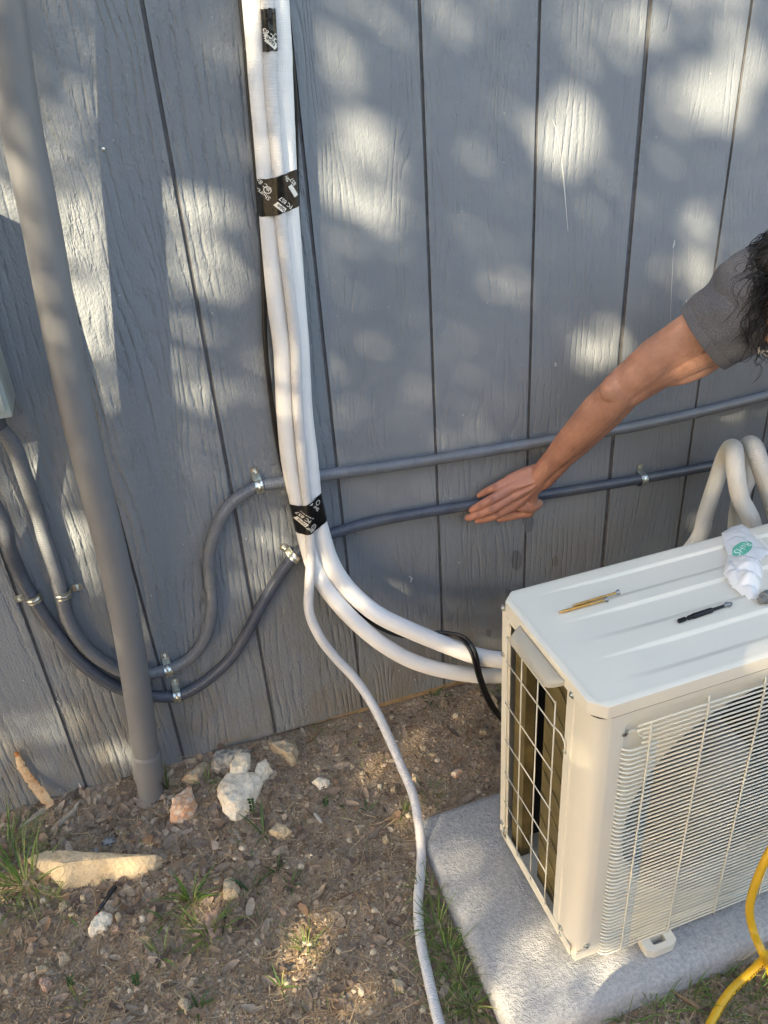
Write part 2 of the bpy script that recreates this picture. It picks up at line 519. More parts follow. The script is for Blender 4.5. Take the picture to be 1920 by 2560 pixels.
WX0, WX1, WZ1 = -2.6, 3.6, 2.6
def build_wall():
    th = thing("siding_wall", "blue-grey painted wood-grain plywood siding wall with vertical grooves", "wall", (0, 0, 0))
    bm = bmesh.new()
    prof = []
    k0 = int(math.ceil(WX0 / 0.2032)); k1 = int(math.floor(WX1 / 0.2032))
    prof.append((WX0, 0.0, 0))
    for k in range(k0, k1 + 1):
        x = k * 0.2032
        w = 0.0040 if k in (5,) else 0.0022
        if k == 1: w = 0.0026
        prof += [(x - w - 0.0006, 0.0, 1), (x - w, 0.0036, 1), (x + w, 0.0036, 1), (x + w + 0.0008, 0.0, 0)]
    prof.append((WX1, 0.0, 0))
    zs = [0.0, 0.02, 0.1, 0.3, 0.6, 1.0, 1.5, WZ1]
    vs = [[bm.verts.new((x, y, z)) for z in zs] for x, y, _ in prof]
    for i in range(len(prof) - 1):
        for j in range(len(zs) - 1):
            f = bm.faces.new((vs[i][j], vs[i + 1][j], vs[i + 1][j + 1], vs[i][j + 1]))
            f.material_index = prof[i][2]
    # bottom and top thickness
    for j in (0, len(zs) - 1):
        b = [bm.verts.new((x, 0.016, zs[j])) for x, y, _ in prof]
        for i in range(len(prof) - 1):
            f = bm.faces.new((vs[i][j], b[i], b[i + 1], vs[i + 1][j])); f.material_index = 0
    # scratches and stains
    def strip(pts, w, mi, y=-0.0009):
        q = [P(a, b, y=y) for a, b in pts]
        n = len(q)
        L = []; Rr = []
        for i, p in enumerate(q):
            d = (q[min(i + 1, n - 1)] - q[max(i - 1, 0)]).normalized()
            nn = Vector((d.z, 0, -d.x))
            ww = w * (0.25 + 0.75 * sin(pi * min(max(i / (n - 1), 0.08), 0.92))) * random.uniform(0.6, 1.2)
            L.append(bm.verts.new(p + nn * ww)); Rr.append(bm.verts.new(p - nn * ww))
        for i in range(n - 1):
            f = bm.faces.new((L[i], Rr[i], Rr[i + 1], L[i + 1])); f.material_index = mi
    random.seed(4)
    strip([(1379, 296), (1384, 305), (1391, 325), (1397, 352), (1401, 385), (1404, 405)], 0.0006, 2)
    strip([(1404, 402), (1407, 430), (1411, 470), (1415, 520), (1420, 578)], 0.0012, 2)
    strip([(1687, 600), (1685, 612), (1682, 620)], 0.0022, 2)
    strip([(1684, 620), (1681, 680), (1678, 740), (1676, 812)], 0.0005, 2)
    strip([(1716, 750), (1717, 760), (1714, 772)], 0.0020, 2)
    strip([(1386, 908), (1389, 908), (1390, 914), (1386, 915)], 0.0016, 2)
    strip([(1022, 1440), (1030, 1446), (1026, 1456)], 0.002, 2)
    strip([(655, 1340), (656, 1352), (657, 1358)], 0.0012, 2)
    strip([(196, 1957), (200, 1965), (204, 1975)], 0.0018, 2)
    for a, b in ((148, 1972), (142, 1753), (146, 1758), (375, 1487), (477, 560), (56, 1700), (1146, 1405), (935, 1620), (612, 1345), (995, 1675), (1035, 1698)):
        strip([(a, b), (a + 2, b + 1), (a + 4, b + 4)], 0.0011, 2)
    def blob(cx, cy, rx, ry, mi, y=-0.0006):
        c = P(cx, cy, y=y); ring = []
        n = 22
        for k in range(n):
            a = 2 * pi * k / n
            rr = 1 + 0.35 * noise.noise(Vector((cos(a) * 1.3 + cx, sin(a) * 1.3, cy)))
            ring.append(bm.verts.new(P(cx + rx * rr * cos(a), cy + ry * rr * sin(a), y=y)))
        f = bm.faces.new(ring); f.material_index = mi
    blob(1291, 1400, 14, 26, 3); blob(1388, 1404, 9, 13, 3); blob(1322, 1308, 14, 24, 3)
    blob(1222, 1582, 7, 10, 3); blob(1270, 1480, 8, 9, 3)
    me = bpy.data.meshes.new("siding")
    bm.normal_update()
    bm.to_mesh(me); bm.free()
    link_mesh("siding", me, [M['wall'], M['groove'], M['scratch'], M['damp']], th)
    bm = bmesh.new()
    box(bm, WX0, WX1, 0.010, 0.25, -0.6, -0.0005)
    obj("foundation", bm, M['slab'], th)
    bm = bmesh.new()
    box(bm, WX0, WX1, 0.0165, 0.25, 0.0, WZ1 - 0.01)
    obj("wall_core", bm, M['slab'], th)
    # nail heads
    for a, b in ((259, 373), (700, 800)):
        p = P(a, b, y=-0.0008)
        bm = bmesh.new()
        lathe(bm, [(-0.001, 0.003), (0.0006, 0.003), (0.0012, 0.0018)], axis_mat(p, Vector((0, -1, 0))), 10)
        obj("nail_head", bm, M['zinc'], th, smooth=True)
build_wall()

# ------------------------------------------------------------------ tree whose crown shades the place (stands behind the photographer)
LIT = []   # (point, rx, rz, strength) openings: sun reaches these places of the wall/ground
def lit(px, py, rx, rz, y=None, z=None, rot=0.0, s=1.0):
    p = P(px, py, y=y, z=z)
    LIT.append((p, rx, rz, rot, s))
def litw(px, py, rx, rz, s=0.9, y=0.0, rot=0.0):
    LIT.append(('w', P(px, py, y=y), rx, rz, rot, s))
def litg(px, py, rx, ry, s=0.9, z=-0.06, rot=0.0):
    LIT.append(('g', P(px, py, z=z), rx, ry, rot, s))
litw(905, 440, .074, .095, .80); litw(880, 560, .055, .045, .5)
litw(1420, 335, .068, .070, .98)
litw(1722, 250, .070, .060, .7); litw(1828, 195, .058, .085, .99)
litw(1745, 610, .036, .066, .95); litw(1500, 868, .062, .052, .8)
litw(1290, 660, .06, .10, .16); litw(1690, 10, .16, .05, .35); litw(1480, 50, .10, .07, .12); litw(1130, 40, .12, .07, .10); litw(860, 90, .07, .08, .16)
litw(1750, 700, .03, .05, .35); litw(620, 80, .08, .08, .2)
litw(110, 545, .22, .050, .75); litw(120, 400, .18, .035, .3)
litw(130, 735, .24, .075, .85); litw(150, 890, .24, .050, .45); litw(60, 1000, .16, .05, .35); litw(100, 250, .16, .05, .22)
litw(470, 560, .085, .050, .5); litw(500, 700, .07, .05, .25); litw(460, 930, .04, .12, .3)
litw(95, 1220, .035, .13, .75); litw(205, 1400, .035, .09, .5); litw(330, 1560, .03, .05, .3)
litw(690, 1350, .055, .06, .42); litw(650, 1440, .06, .04, .4)
litw(310, 1880, .08, .035, .6); litw(60, 1830, .12, .05, .3); litw(1150, 1620, .05, .03, .15)
litw(860, 1500, .05, .025, .4, y=-.08); litw(1130, 1640, .05, .025, .5, y=-.16); litw(780, 1420, .03, .05, .5, y=-.06)
litg(725, 2390, .050, .035, 1); litg(690, 2470, .035, .03, 1); litg(770, 2320, .035, .04, .6); litg(1000, 1900, .10, .05, .5)
litg(1035, 2060, .045, .04, .6); litg(820, 2560, .07, .03, .5); litg(500, 2260, .05, .03, .2); litg(160, 2170, .12, .05, .3); litg(300, 2150, .10, .05, .3)
litg(1150, 2150, .03, .035, .6); litg(1180, 2260, .025, .04, .5)
litg(1350, 2460, .07, .09, .42); litg(1440, 2400, .09, .09, .42); litg(1270, 2560, .05, .05, .5)
litg(1880, 2540, .06, .05, .7)
litw(1740, 930, .035, .030, .6, y=-.28); litw(1560, 930, .025, .025, .4, y=-.2)

def build_tree():
    D = 5.0
    c0 = Vector((0.45, -0.3, 0.6))
    e1 = SUND.cross(Vector((0, 0, 1))).normalized(); e2 = e1.cross(SUND).normalized()
    th = thing("oak_tree", "leafy oak tree whose crown dapples the wall with sunlight", "tree", (-4.7, -1.7, gz(-4.7, -1.7)))
    rnd = random.Random(11)
    bm = bmesh.new()
    A0, A1, B0, B1 = -1.15, 1.15, -1.25, 1.35     # the part of the crown that stands between the sun and the place seen
    NF, NC = 92000, 30000
    for i in range(NF + NC):
        fine = i < NF
        w = rnd.uniform(-0.5, 0.5)
        if fine: a = rnd.uniform(A0, A1); b = rnd.uniform(B0, B1)
        else:
            a = rnd.uniform(-2.7, 2.7); b = rnd.uniform(-2.0, 2.3)
            if A0 < a < A1 and B0 < b < B1: continue
            if (a / 2.8) ** 2 + (b / 2.4) ** 2 > 1.0 + 0.25 * noise.noise(Vector((a * 2, b * 2, 1))): continue
        Q = c0 + SUND * (D + w) + e1 * a + e2 * b
        if Q.z < 0.9: continue
        keep = 1.0
        if fine:
            W = Q - SUND * (Q.y / SUND.y); Gp = Q - SUND * ((Q.z + 0.06) / SUND.z)
            s_ = 0.010
            if W.z > 0.0: s_ += 0.028 * min(1, max(0, (W.z - 0.35) / 0.4))
            for kind, p, rx, rz, rot, s in LIT:
                if kind == 'w':
                    W2 = W if abs(p.y) < 1e-3 else Q - SUND * ((Q.y - p.y) / SUND.y)
                    u = ((W2.x - p.x) / rx, (W2.z - p.z) / rz)
                else: u = ((Gp.x - p.x) / rx, (Gp.y - p.y) / rz)
                if u[0] * u[0] + u[1] * u[1] < 1.0: s_ = max(s_, s)
            if 0.08 < W.x < 0.17 and W.z > 0.55: s_ = min(s_, 0.30)
            U3 = Q - SUND * ((Q.y + 0.668) / SUND.y)
            if 0.53 < U3.x < 1.45 and 0.09 < U3.z < 0.60: s_ = 0.004
            U4 = Q - SUND * ((Q.z - 0.536) / SUND.z)
            if 0.53 < U4.x < 1.4 and -0.70 < U4.y < -0.36: s_ = 0.012
            keep = min(1.0, -math.log(min(s_, 0.995)) / 5.0)
        if rnd.random() > keep: continue
        n = Vector((rnd.gauss(0, 1), rnd.gauss(0, 1), rnd.gauss(0, 1))) + SUND * 1.6
        n.normalize()
        t1 = n.orthogonal().normalized(); t1.rotate(Matrix.Rotation(rnd.uniform(0, 6.3), 3, n)); t2 = n.cross(t1)
        L = rnd.uniform(0.019, 0.025) if fine else rnd.uniform(0.040, 0.058)
        Wd = L * 0.66
        vs = [bm.verts.new(Q + t1 * (L * x) + t2 * (Wd * y) + n * (0.15 * L * z)) for x, y, z in ((-1, 0, 0), (-.2, -.9, 1), (1, 0, 0), (-.2, .9, 1))]
        bm.faces.new(vs)
    obj("crown", bm, M['crown'], th, smooth='keep')
    bm = bmesh.new()
    base = Vector((-4.7, -1.7, gz(-4.7, -1.7) - 0.1))
    top = c0 + SUND * 5.2 + e1 * 2.3 + e2 * 1.2
    tube(bm, [base, base + Vector((0.1, 0, 1.0)), base.lerp(top, 0.5) + Vector((-.3, 0, .1)), top], 0.16, 0.15, 12, rf=lambda s, r: max(0.03, r * (1 - s / 4.8)))
    for k in range(14):
        s0 = base.lerp(top, rnd.uniform(0.7, 0.98))
        e = c0 + SUND * (D + rnd.uniform(-.6, .6)) + e1 * rnd.uniform(1.4, 2.4) + e2 * rnd.uniform(.4, 2.0)
        if e.z < 1.6: e.z = 1.6
        tube(bm, [s0, s0.lerp(e, .4) + Vector((0, 0, .25)), e], 0.05, 0.15, 8, rf=lambda s, r: max(0.004, r * (1 - s / 1.9)))
    obj("trunk", bm, M['bark'], th, smooth=True)
build_tree()

def build_fence():  # added, unseen fence that keeps low skylight off the wall and unit
    y0, H = -4.6, 2.0
    th = thing("sky_block_fence", "added wooden fence, out of view, blocking low skylight from the front", "fence", (0, y0, gz(0, y0)))
    bm = bmesh.new(); r_ = random.Random(2)
    x = -3.4
    while x < 9.0:
        box(bm, x, x + .138, y0 - .018 + r_.uniform(-.003, .003), y0, gz(x, y0) - .02, H + r_.uniform(-.01, .01)); x += .143
    obj("board_panel", bm, M['bark'], th)
    for k in range(6):
        bm = bmesh.new(); box(bm, -3.3 + 2.4 * k, -3.2 + 2.4 * k, y0 - .12, y0 - .02, -.5, H - .1, .004)
        obj("post", bm, M['bark'], th)
build_fence()

# ------------------------------------------------------------------ concrete pad and outdoor unit
PX0, PX1, PY0, PY1, PZ = 0.425, 1.42, -0.735, -0.28, -0.060
def build_pad():
    bm = bmesh.new()
    # bulging rounded slab from a profile lofted around the outline
    W = PX1 - PX0; H = PY1 - PY0
    cx, cy = (PX0 + PX1) / 2, (PY0 + PY1) / 2
    def ring(inset, z, n=60, r=0.03):
        pts = []
        w = W / 2 - inset; h = H / 2 - inset
        cs = [(w - r, h - r, 0), (-(w - r), h - r, pi / 2), (-(w - r), -(h - r), pi), (w - r, -(h - r), 3 * pi / 2)]
        for i, (ax, ay, a0) in enumerate(cs):
            for k in range(7):
                a = a0 + (pi / 2) * k / 6
                pts.append((cx + ax + r * cos(a), cy + ay + r * sin(a)))
            nx, ny, na = cs[(i + 1) % 4]
            p0 = pts[-1]; p1 = (cx + nx + r * cos(na), cy + ny + r * sin(na))
            m_ = 24
            for k in range(1, m_):
                pts.append((p0[0] + (p1[0] - p0[0]) * k / m_, p0[1] + (p1[1] - p0[1]) * k / m_))
        out = []
        for x, y in pts:
            d = 0.0025 * noise.noise(Vector((x * 14, y * 14, z * 20)))
            out.append(bm.verts.new((x + d, y + d, z + 0.4 * d)))
        return out
    rings = [ring(-0.004, -0.17), ring(-0.006, -0.11), ring(-0.004, PZ - 0.022), ring(0.001, PZ - 0.010), ring(0.008, PZ - 0.003), ring(0.018, PZ - 0.0005), ring(0.04, PZ), ring(0.12, PZ)]
    for a, b in zip(rings, rings[1:]):
        n = len(a)
        for k in range(n):
            bm.faces.new((a[k], a[(k + 1) % n], b[(k + 1) % n], b[k]))
    bm.faces.new(rings[-1])
    o = obj("equipment_pad", bm, M['pad'], smooth=True)
    tag(o, "grey textured concrete pad lying on the dirt under the outdoor unit", "concrete pad")
build_pad()

AX, AY, AZ = 0.565, -0.389, -0.045    # back-left-bottom corner of the unit
AW, AD, AH = 0.78, 0.279, 0.581       # width, depth, height
AT = AZ + AH
def build_unit():
    th = thing("outdoor_unit", "cream mini-split outdoor unit with wire fan grille standing on the concrete pad", "air conditioner", (AX + AW / 2, AY - AD / 2, AZ))
    x0, x1, yb, yf = AX, AX + AW, AY, AY - AD
    ac = M['ac']
    # ---- top cover
    bm = bmesh.new()
    ch = 0.022
    def outline(off, c):
        a, b, d, e = x0 - off, x1 + off, yf - off, yb + off
        pts = []
        def corner(cx_, cy_, sx, sy, flip):
            q = [(cx_ + sx * c, cy_), (cx_ + sx * c * .86, cy_ + sy * c * .06) , (cx_ + sx * c * .06, cy_ + sy * c * .86), (cx_, cy_ + sy * c)]
            return q[::-1] if flip else q
        pts += corner(a, d, 1, 1, True); pts += corner(b, d, -1, 1, False)
        pts += corner(b, e, -1, -1, True); pts += corner(a, e, 1, -1, False)
        return pts
    def rg(off, z, c=ch): return [bm.verts.new((x, y, z)) for x, y in outline(off, c)]
    rr = [rg(0.0018, AT - 0.010), rg(0.0020, AT - 0.0232), rg(0.0034, AT - 0.0232), rg(0.0034, AT - 0.006), rg(0.0030, AT - 0.0020), rg(-0.0002, AT - 0.0003), rg(-0.006, AT)]
    for a, b in zip(rr, rr[1:]):
        n = len(a)
        for k in range(n): bm.faces.new((a[k], a[(k + 1) % n], b[(k + 1) % n], b[k]))
    # embossed top: grid of heights
    def hgt(x, y):
        u = x - x0; v = yb - y
        h = 0.0
        for vc, um in ((0.027, .034), (0.105, .034), (0.197, .034)):
            # channel from crease (vc) to slope (vc+.045)
            L = 0.0
            ramp = min(max((u - um) / 0.16, 0), 1) * min(max((x1 - .04 - x) / .16, 0), 1)
            ramp = ramp * ramp * (3 - 2 * ramp)
            w = v - vc
            if -0.003 < w < 0.058:
                a_ = min(max((w + 0.003) / 0.004, 0), 1)
                b_ = min(max((0.056 - w) / 0.014, 0), 1)
                b_ = b_ * b_ * (3 - 2 * b_)
                h -= 0.0048 * ramp * a_ * b_
        return h
    xs = [x0 + .008 + (AW - .016) * i / 130 for i in range(131)]
    ys = []
    y = yb - 0.008
    while y > yf + 0.008:
        ys.append(y); y -= 0.0018
    ys.append(yf + 0.008)
    GV = [[bm.verts.new((x, y, AT + 0.0003 + hgt(x, y))) for y in ys] for x in xs]
    for i in range(len(xs) - 1):
        for j in range(len(ys) - 1):
            bm.faces.new((GV[i][j], GV[i + 1][j], GV[i + 1][j + 1], GV[i][j + 1]))
    # stitch rim: a flat collar just below the grid edge
    n = len(rr[-1])
    inner = [bm.verts.new((min(max(v.co.x, x0 + .0125), x1 - .0125), min(max(v.co.y, yf + .0125), yb - .0125), AT - 0.0002)) for v in rr[-1]]
    for k in range(n):
        bm.faces.new((rr[-1][k], rr[-1][(k + 1) % n], inner[(k + 1) % n], inner[k]))
    top = obj("top_cover", bm, ac, th, smooth=True, angle=40)
    # handle flap on the left side: tongue of the cover hanging over the side opening
    bm = bmesh.new()
    y_a, y_b = AY - 0.070, AY - 0.205
    prof = [(-0.0028, AT - 0.012), (-0.011, AT - 0.0132), (-0.019, AT - 0.016), (-0.0235, AT - 0.020), (-0.0245, AT - 0.0265)]
    cols = []
    ny = 30
    for i in range(ny + 1):
        t_ = i / ny; y = y_a + (y_b - y_a) * t_
        e = min(1, sin(pi * min(t_, 1 - t_) * 4.2) if min(t_, 1 - t_) < 0.12 else 1)
        e = max(0.02, e) ** 0.6
        cols.append([bm.verts.new((x0 - 0.0035 + (px_) * e, y, AT - 0.009 + (pz_ - AT + 0.009) * (0.6 + 0.4 * e))) for px_, pz_ in prof])
    for i in range(ny):
        for k in range(len(prof) - 1):
            bm.faces.new((cols[i][k], cols[i + 1][k], cols[i + 1][k + 1], cols[i][k + 1]))
    bmesh.ops.solidify(bm, geom=bm.faces[:], thickness=0.0012)
    obj("lift_handle", bm, ac, th, smooth=True, angle=50)
    # skirt piece between cover lip and opening, curved around the handle
    # ---- back-left corner post
    bm = bmesh.new()
    zb, zt = AZ + 0.012, AT - 0.0280
    def extrude_profile(bm, pts, z0, z1, thick=0.0012):
        a = [bm.verts.new((x, y, z0)) for x, y in pts]; b = [bm.verts.new((x, y, z1)) for x, y in pts]
        for i in range(len(pts) - 1): bm.faces.new((a[i], a[i + 1], b[i + 1], b[i]))
    box(bm, x0, x0 + .0012, yb - .031, yb - .001, zb, zt)
    box(bm, x0 - .0012, x0 - .0001, yb - .0285, yb - .0165, zb + .004, zt - .006, .0005)
    box(bm, x0 + .0014, x0 + .030, yb - .0012, yb, zb, zt)
    obj("corner_post", bm, ac, th, smooth=True, angle=25)
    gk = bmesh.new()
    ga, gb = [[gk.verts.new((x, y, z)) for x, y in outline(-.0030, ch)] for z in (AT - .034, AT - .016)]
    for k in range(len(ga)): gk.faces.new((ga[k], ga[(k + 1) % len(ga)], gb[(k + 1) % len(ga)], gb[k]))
    obj("seam_shade", gk, M['acdark'], th)  # dark ring standing in for the shade in the seam below the lip
    # ---- front panel with round fan opening, wraps the left corner
    bm = bmesh.new()
    # left wrap profile (seen from above)
    wrap = [(x0 + .010, yb - .2090), (x0, yb - .2075), (x0, yb - .224), (x0 + .0018, yb - .2265), (x0 + .0018, yb - .2385), (x0 + .0002, yb - .241), (x0 + .0005, yb - .250), (x0 + .004, yf + .014), (x0 + .010, yf + .006), (x0 + .018, yf + .0015), (x0 + .027, yf)]
    extrude_profile(bm, wrap, zb, zt)
    # flat front with recess and hole
    fcx, fcz, fr = x0 + .300, AZ + 0.283, 0.226
    gx0, gx1, gz0, gz1 = x0 + .046, x0 + .575, AZ + .022, AT - 0.037   # recess rectangle
    fx0, fx1 = x0 + .027, x1
    ANG = [2 * pi * k / 120 for k in range(120)]
    for cx_, cz_ in ((fx0, zb), (fx1, zb), (fx1, zt), (fx0, zt)):
        ANG.append(math.atan2(cz_ - fcz, cx_ - fcx) % (2 * pi))
    ANG = sorted(ANG)
    def rect_ring(ax, bx, az, bz, yv, r):
        out = []
        for a in ANG:
            c, s_ = cos(a), sin(a)
            lo, hi = 0.0, 1.5
            for _ in range(30):
                mid = (lo + hi) / 2
                x, z = fcx + c * mid, fcz + s_ * mid
                dx = max(ax + r - x, x - (bx - r), 0); dz = max(az + r - z, z - (bz - r), 0)
                inside = sqrt(dx * dx + dz * dz) <= r
                if inside: lo = mid
                else: hi = mid
            out.append(bm.verts.new((fcx + c * lo, yv, fcz + s_ * lo)))
        return out
    def bridge(a, b):
        n = len(a)
        for k in range(n): bm.faces.new((a[k], a[(k + 1) % n], b[(k + 1) % n], b[k]))
    r1 = rect_ring(fx0, fx1, zb, zt, yf, 0.0001)
    r2 = rect_ring(gx0, gx1, gz0, gz1, yf, 0.020)
    r3 = rect_ring(gx0 + .003, gx1 - .003, gz0 + .003, gz1 - .003, yf + .001, 0.018)
    r4 = rect_ring(gx0 + .007, gx1 - .007, gz0 + .007, gz1 - .007, yf + .0075, 0.015)
    bridge(r1, r2); bridge(r2, r3); bridge(r3, r4)
    def circ(r, yv): return [bm.verts.new((fcx + r * cos(a), yv, fcz + r * sin(a))) for a in ANG]
    c1 = circ(fr + .004, yf + .0075); c2 = circ(fr, yf + .009); c3 = circ(fr - .001, yf + .05)
    bridge(r4, c1); bridge(c1, c2); bridge(c2, c3)
    obj("front_panel", bm, ac, th, smooth=True, angle=28)
    # ---- other panels: right side, bottom, right part of the back
    bm = bmesh.new()
    box(bm, x1 - .0012, x1, yf + .0005, yb - .0005, zb, zt)
    box(bm, x0 + .50, x1 - .002, yb - .0012, yb, zb, zt)
    obj("side_panel", bm, ac, th)
    bm = bmesh.new()
    box(bm, x0 + .0015, x1 - .0015, yf + .0012, yb - .0015, AZ + .010, AZ + .0125)
    for yy, dy in ((yb, -0.0013), (yf - .0012, 0.0013)):
        box(bm, x0 + .0015, x1 - .0015, min(yy, yy + dy), max(yy, yy + dy), AZ + .0105, AZ + .030)
    box(bm, x0 - .0012, x0 + .0002, yf + .012, yb - .006, AZ + .0105, AZ + .034)
    obj("base_pan", bm, ac, th)
    # ---- side guard strip under cover lip (left), with punched look
    bm = bmesh.new()
    box(bm, x0 - .001, x0 + .0004, yb - .071, yb - .026, AT - .0375, AT - .0242)
    obj("side_flange", bm, ac, th)
    # ---- coil: dark fin slabs
    bm = bmesh.new()
    box(bm, x0 + .010, x0 + .028, yb - .070, yb - .032, AZ + .014, AT - .027)
    box(bm, x0 + .018, x0 + .036, yb - .274 + .03, yb - .118, AZ + .014, AT - .027)
    # fin lines
    obj("condenser_coil", bm, M['fin'], th)
    bm = bmesh.new()
    for k in range(9):
        z = AZ + .045 + k * .057
        for a_, b_ in ((.120, .205),):
            tube(bm, [Vector((x0 + .0165, yb - a_, z + .03)), Vector((x0 + .0165, yb - b_, z - .018))], .0011, .02, 6)
    obj("coil_tube", bm, M['fin'], th, smooth=True)
    # interior: bulkhead, fan shroud, floor
    bm = bmesh.new()
    box(bm, x0 + .55, x0 + .552, yf + .02, yb - .002, AZ + .014, AT - .027)
    obj("bulkhead", bm, M['inner'], th)
    bm = bmesh.new()
    # shroud ring
    nseg = 64
    ra = [[], []]
    for k in range(nseg):
        a = 2 * pi * k / nseg
        ra[0].append(bm.verts.new((fcx + (fr - .0015) * cos(a), yf + .05, fcz + (fr - .0015) * sin(a))))
        ra[1].append(bm.verts.new((fcx + (fr + .004) * cos(a), yf + .085, fcz + (fr + .004) * sin(a))))
    for k in range(nseg): bm.faces.new((ra[0][k], ra[0][(k + 1) % nseg], ra[1][(k + 1) % nseg], ra[1][k]))
    obj("fan_shroud", bm, M['inner'], th, smooth=True)
    bm = bmesh.new()
    box(bm, x0 + .04, x0 + .54, yb - .034, yb - .012, AZ + .014, AT - .027)
    obj("rear_coil", bm, M['acdark'], th)
    # ---- fan
    bm = bmesh.new()
    hub = axis_mat(Vector((fcx, yf + .085, fcz)), Vector((0, -1, 0)))
    lathe(bm, [(-.05, .055), (.018, .055), (.028, .048), (.032, .02), (.033, .001)], hub, 32)
    fan = obj("fan", bm, M['fan'], th, smooth=True, angle=40)
    for b in range(3):
        bm = bmesh.new()
        a0 = radians(20 + 120 * b)
        nr, na = 12, 16
        g_ = []
        for i in range(nr + 1):
            r = .052 + (.208 - .052) * i / nr
            row = []
            sweep = radians(86) * (0.72 + 0.28 * sin(pi * i / nr)); lead = radians(34) * (i / nr) ** 1.3
            for j in range(na + 1):
                t_ = j / na
                a = a0 + lead - sweep * t_
                row.append(bm.verts.new((fcx + r * cos(a), yf + .046 + .062 * t_ + .010 * sin(pi * t_), fcz + r * sin(a))))
            g_.append(row)
        for i in range(nr):
            for j in range(na): bm.faces.new((g_[i][j], g_[i][j + 1], g_[i + 1][j + 1], g_[i + 1][j]))
        bmesh.ops.solidify(bm, geom=bm.faces[:], thickness=.002)
        obj("fan_blade", bm, M['fan'], th, smooth=True, angle=50)
    # ---- front wire grille
    gr = bmesh.new()
    yw = yf - .0075; wr = 0.0016
    X0, X1 = x0 + .062, x0 + .556
    ztop, zbot = AZ + .531, AZ + .006
    nw = 60
    def wire(pts, r=wr, step=0.02, seg=6): tube(gr, pts, r, step, seg)
    for k in range(nw):
        z = ztop - (ztop - zbot) * k / (nw - 1)
        if k < 2:
            wire([Vector((X0 + .002, yw, z)), Vector((X1, yw, z))], step=.1)
        elif k < 5:
            wire([Vector((X0 + .012, yw, z)), Vector((X1, yw, z))], step=.1)
        else:
            pts = []
            for i in range(7):
                a = (pi / 2) * i / 6
                pts.append(Vector((x0 + .046 + .012 * (1 - sin(a)) if False else x0 + .047 + .014 * (1 - cos(a)), yw + .013 * (1 - sin(a)), z)))
            wire(pts + [Vector((x0 + .10, yw, z))], step=.004)
            wire([Vector((x0 + .10, yw, z)), Vector((X1, yw, z))], step=.2)
    gobj = obj("fan_grille", gr, M['acwire'], th, smooth=True)
    gr = bmesh.new()
    for i, dx in enumerate((.085, .177, .272, .368, .464, .545)):
        xx = x0 + dx
        pts = [Vector((xx, yw - .0022 + .006, ztop + .006 - .012 * (i == 0))), Vector((xx, yw - .0022, ztop - .006 - .012 * (i == 0))), Vector((xx, yw - .0022, (ztop + zbot) / 2)), Vector((xx, yw - .0022, zbot - .001))]
        tube(gr, pts, .0015, .01, 8)
    # mounting eye at the top-left
    tube(gr, [Vector((x0 + .085, yw, ztop - .030)), Vector((x0 + .073, yw + .002, ztop - .024)), Vector((x0 + .066, yw + .006, ztop - .014)), Vector((x0 + .055, yw + .009, ztop - .0165))], .0013, .002, 8)
    pts = []
    for k in range(13):
        a = 2 * pi * k / 12
        pts.append(Vector((x0 + .050 + .0055 * cos(a), yf + .002, ztop - .0165 + .0055 * sin(a))))
    tube(gr, pts, .0013, .002, 8)
    obj("grille_rib", gr, M['acwire'], th, smooth=True)
    # ---- left side guard
    bm = bmesh.new()
    xg = x0 - .003
    vy = [yb - .026, yb - .0775, yb - .130, yb - .183]
    rz = [AZ + .463, AZ + .371, AZ + .285, AZ + .203, AZ + .125, AZ + .05]
    tops = [AT - .067, AT - .072, AT - .070, AT - .071]
    for y_, zt_ in zip(vy, tops):
        tube(bm, [Vector((xg, y_, AZ + .030)), Vector((xg, y_, zt_))], .0013, .1, 8)
    for i, z in enumerate(rz):
        tube(bm, [Vector((xg - .0022, vy[0], z)), Vector((xg - .0022, vy[3] - .006, z - .001))], .0011, .1, 8)
    tube(bm, [Vector((xg - .0022, vy[0], AT - .0675)), Vector((xg - .0022, vy[3] - .004, AT - .0695))], .0011, .1, 8)
    tube(bm, [Vector((xg - .0022, vy[3] - .004, rz[0] + .001)), Vector((xg - .002, vy[3] - .014, rz[0] + .003)), Vector((xg - .001, vy[3] - .024, rz[0] + .001)), Vector((xg, vy[3] - .032, rz[0] - .010)), Vector((xg + .0008, vy[3] - .030, rz[0] - .026))], .0012, .003, 8)
    obj("side_guard", bm, M['acwire'], th, smooth=True)
    bm = bmesh.new()
    for xx in (x0 + .05, x0 + .16, x0 + .27, x0 + .38, x0 + .49):
        tube(bm, [Vector((xx, yb + .003, AZ + .02)), Vector((xx, yb + .003, AT - .03))], .0013, .2, 6)
    for z in rz:
        tube(bm, [Vector((x0 + .02, yb + .005, z)), Vector((x0 + .5, yb + .005, z))], .0011, .2, 6)
    obj("rear_guard", bm, M['acwire'], th, smooth=True)
    # ---- screws
    def screw(p, d, r=.0042):
        bm = bmesh.new()
        mm = axis_mat(p, d)
        lathe(bm, [(-.002, r * 1.45), (.0006, r * 1.45), (.0008, r), (.0022, r * .92), (.003, r * .55), (.0032, .0003)], mm, 16)
        for q in range(2):
            m2 = mm @ Matrix.Rotation(q * pi / 2 + .4, 4, 'X')
            vs = [bm.verts.new(m2 @ Vector((.0034, a, b))) for a, b in ((-r * .5, -r * .08), (r * .5, -r * .08), (r * .5, r * .08), (-r * .5, r * .08))]
            f = bm.faces.new(vs); f.material_index = 1
        obj("screw", bm, [M['zinc'], M['acdark']], th, smooth=True, angle=40)
    L = Vector((-1, 0, 0)); Fd = Vector((0, -1, 0))
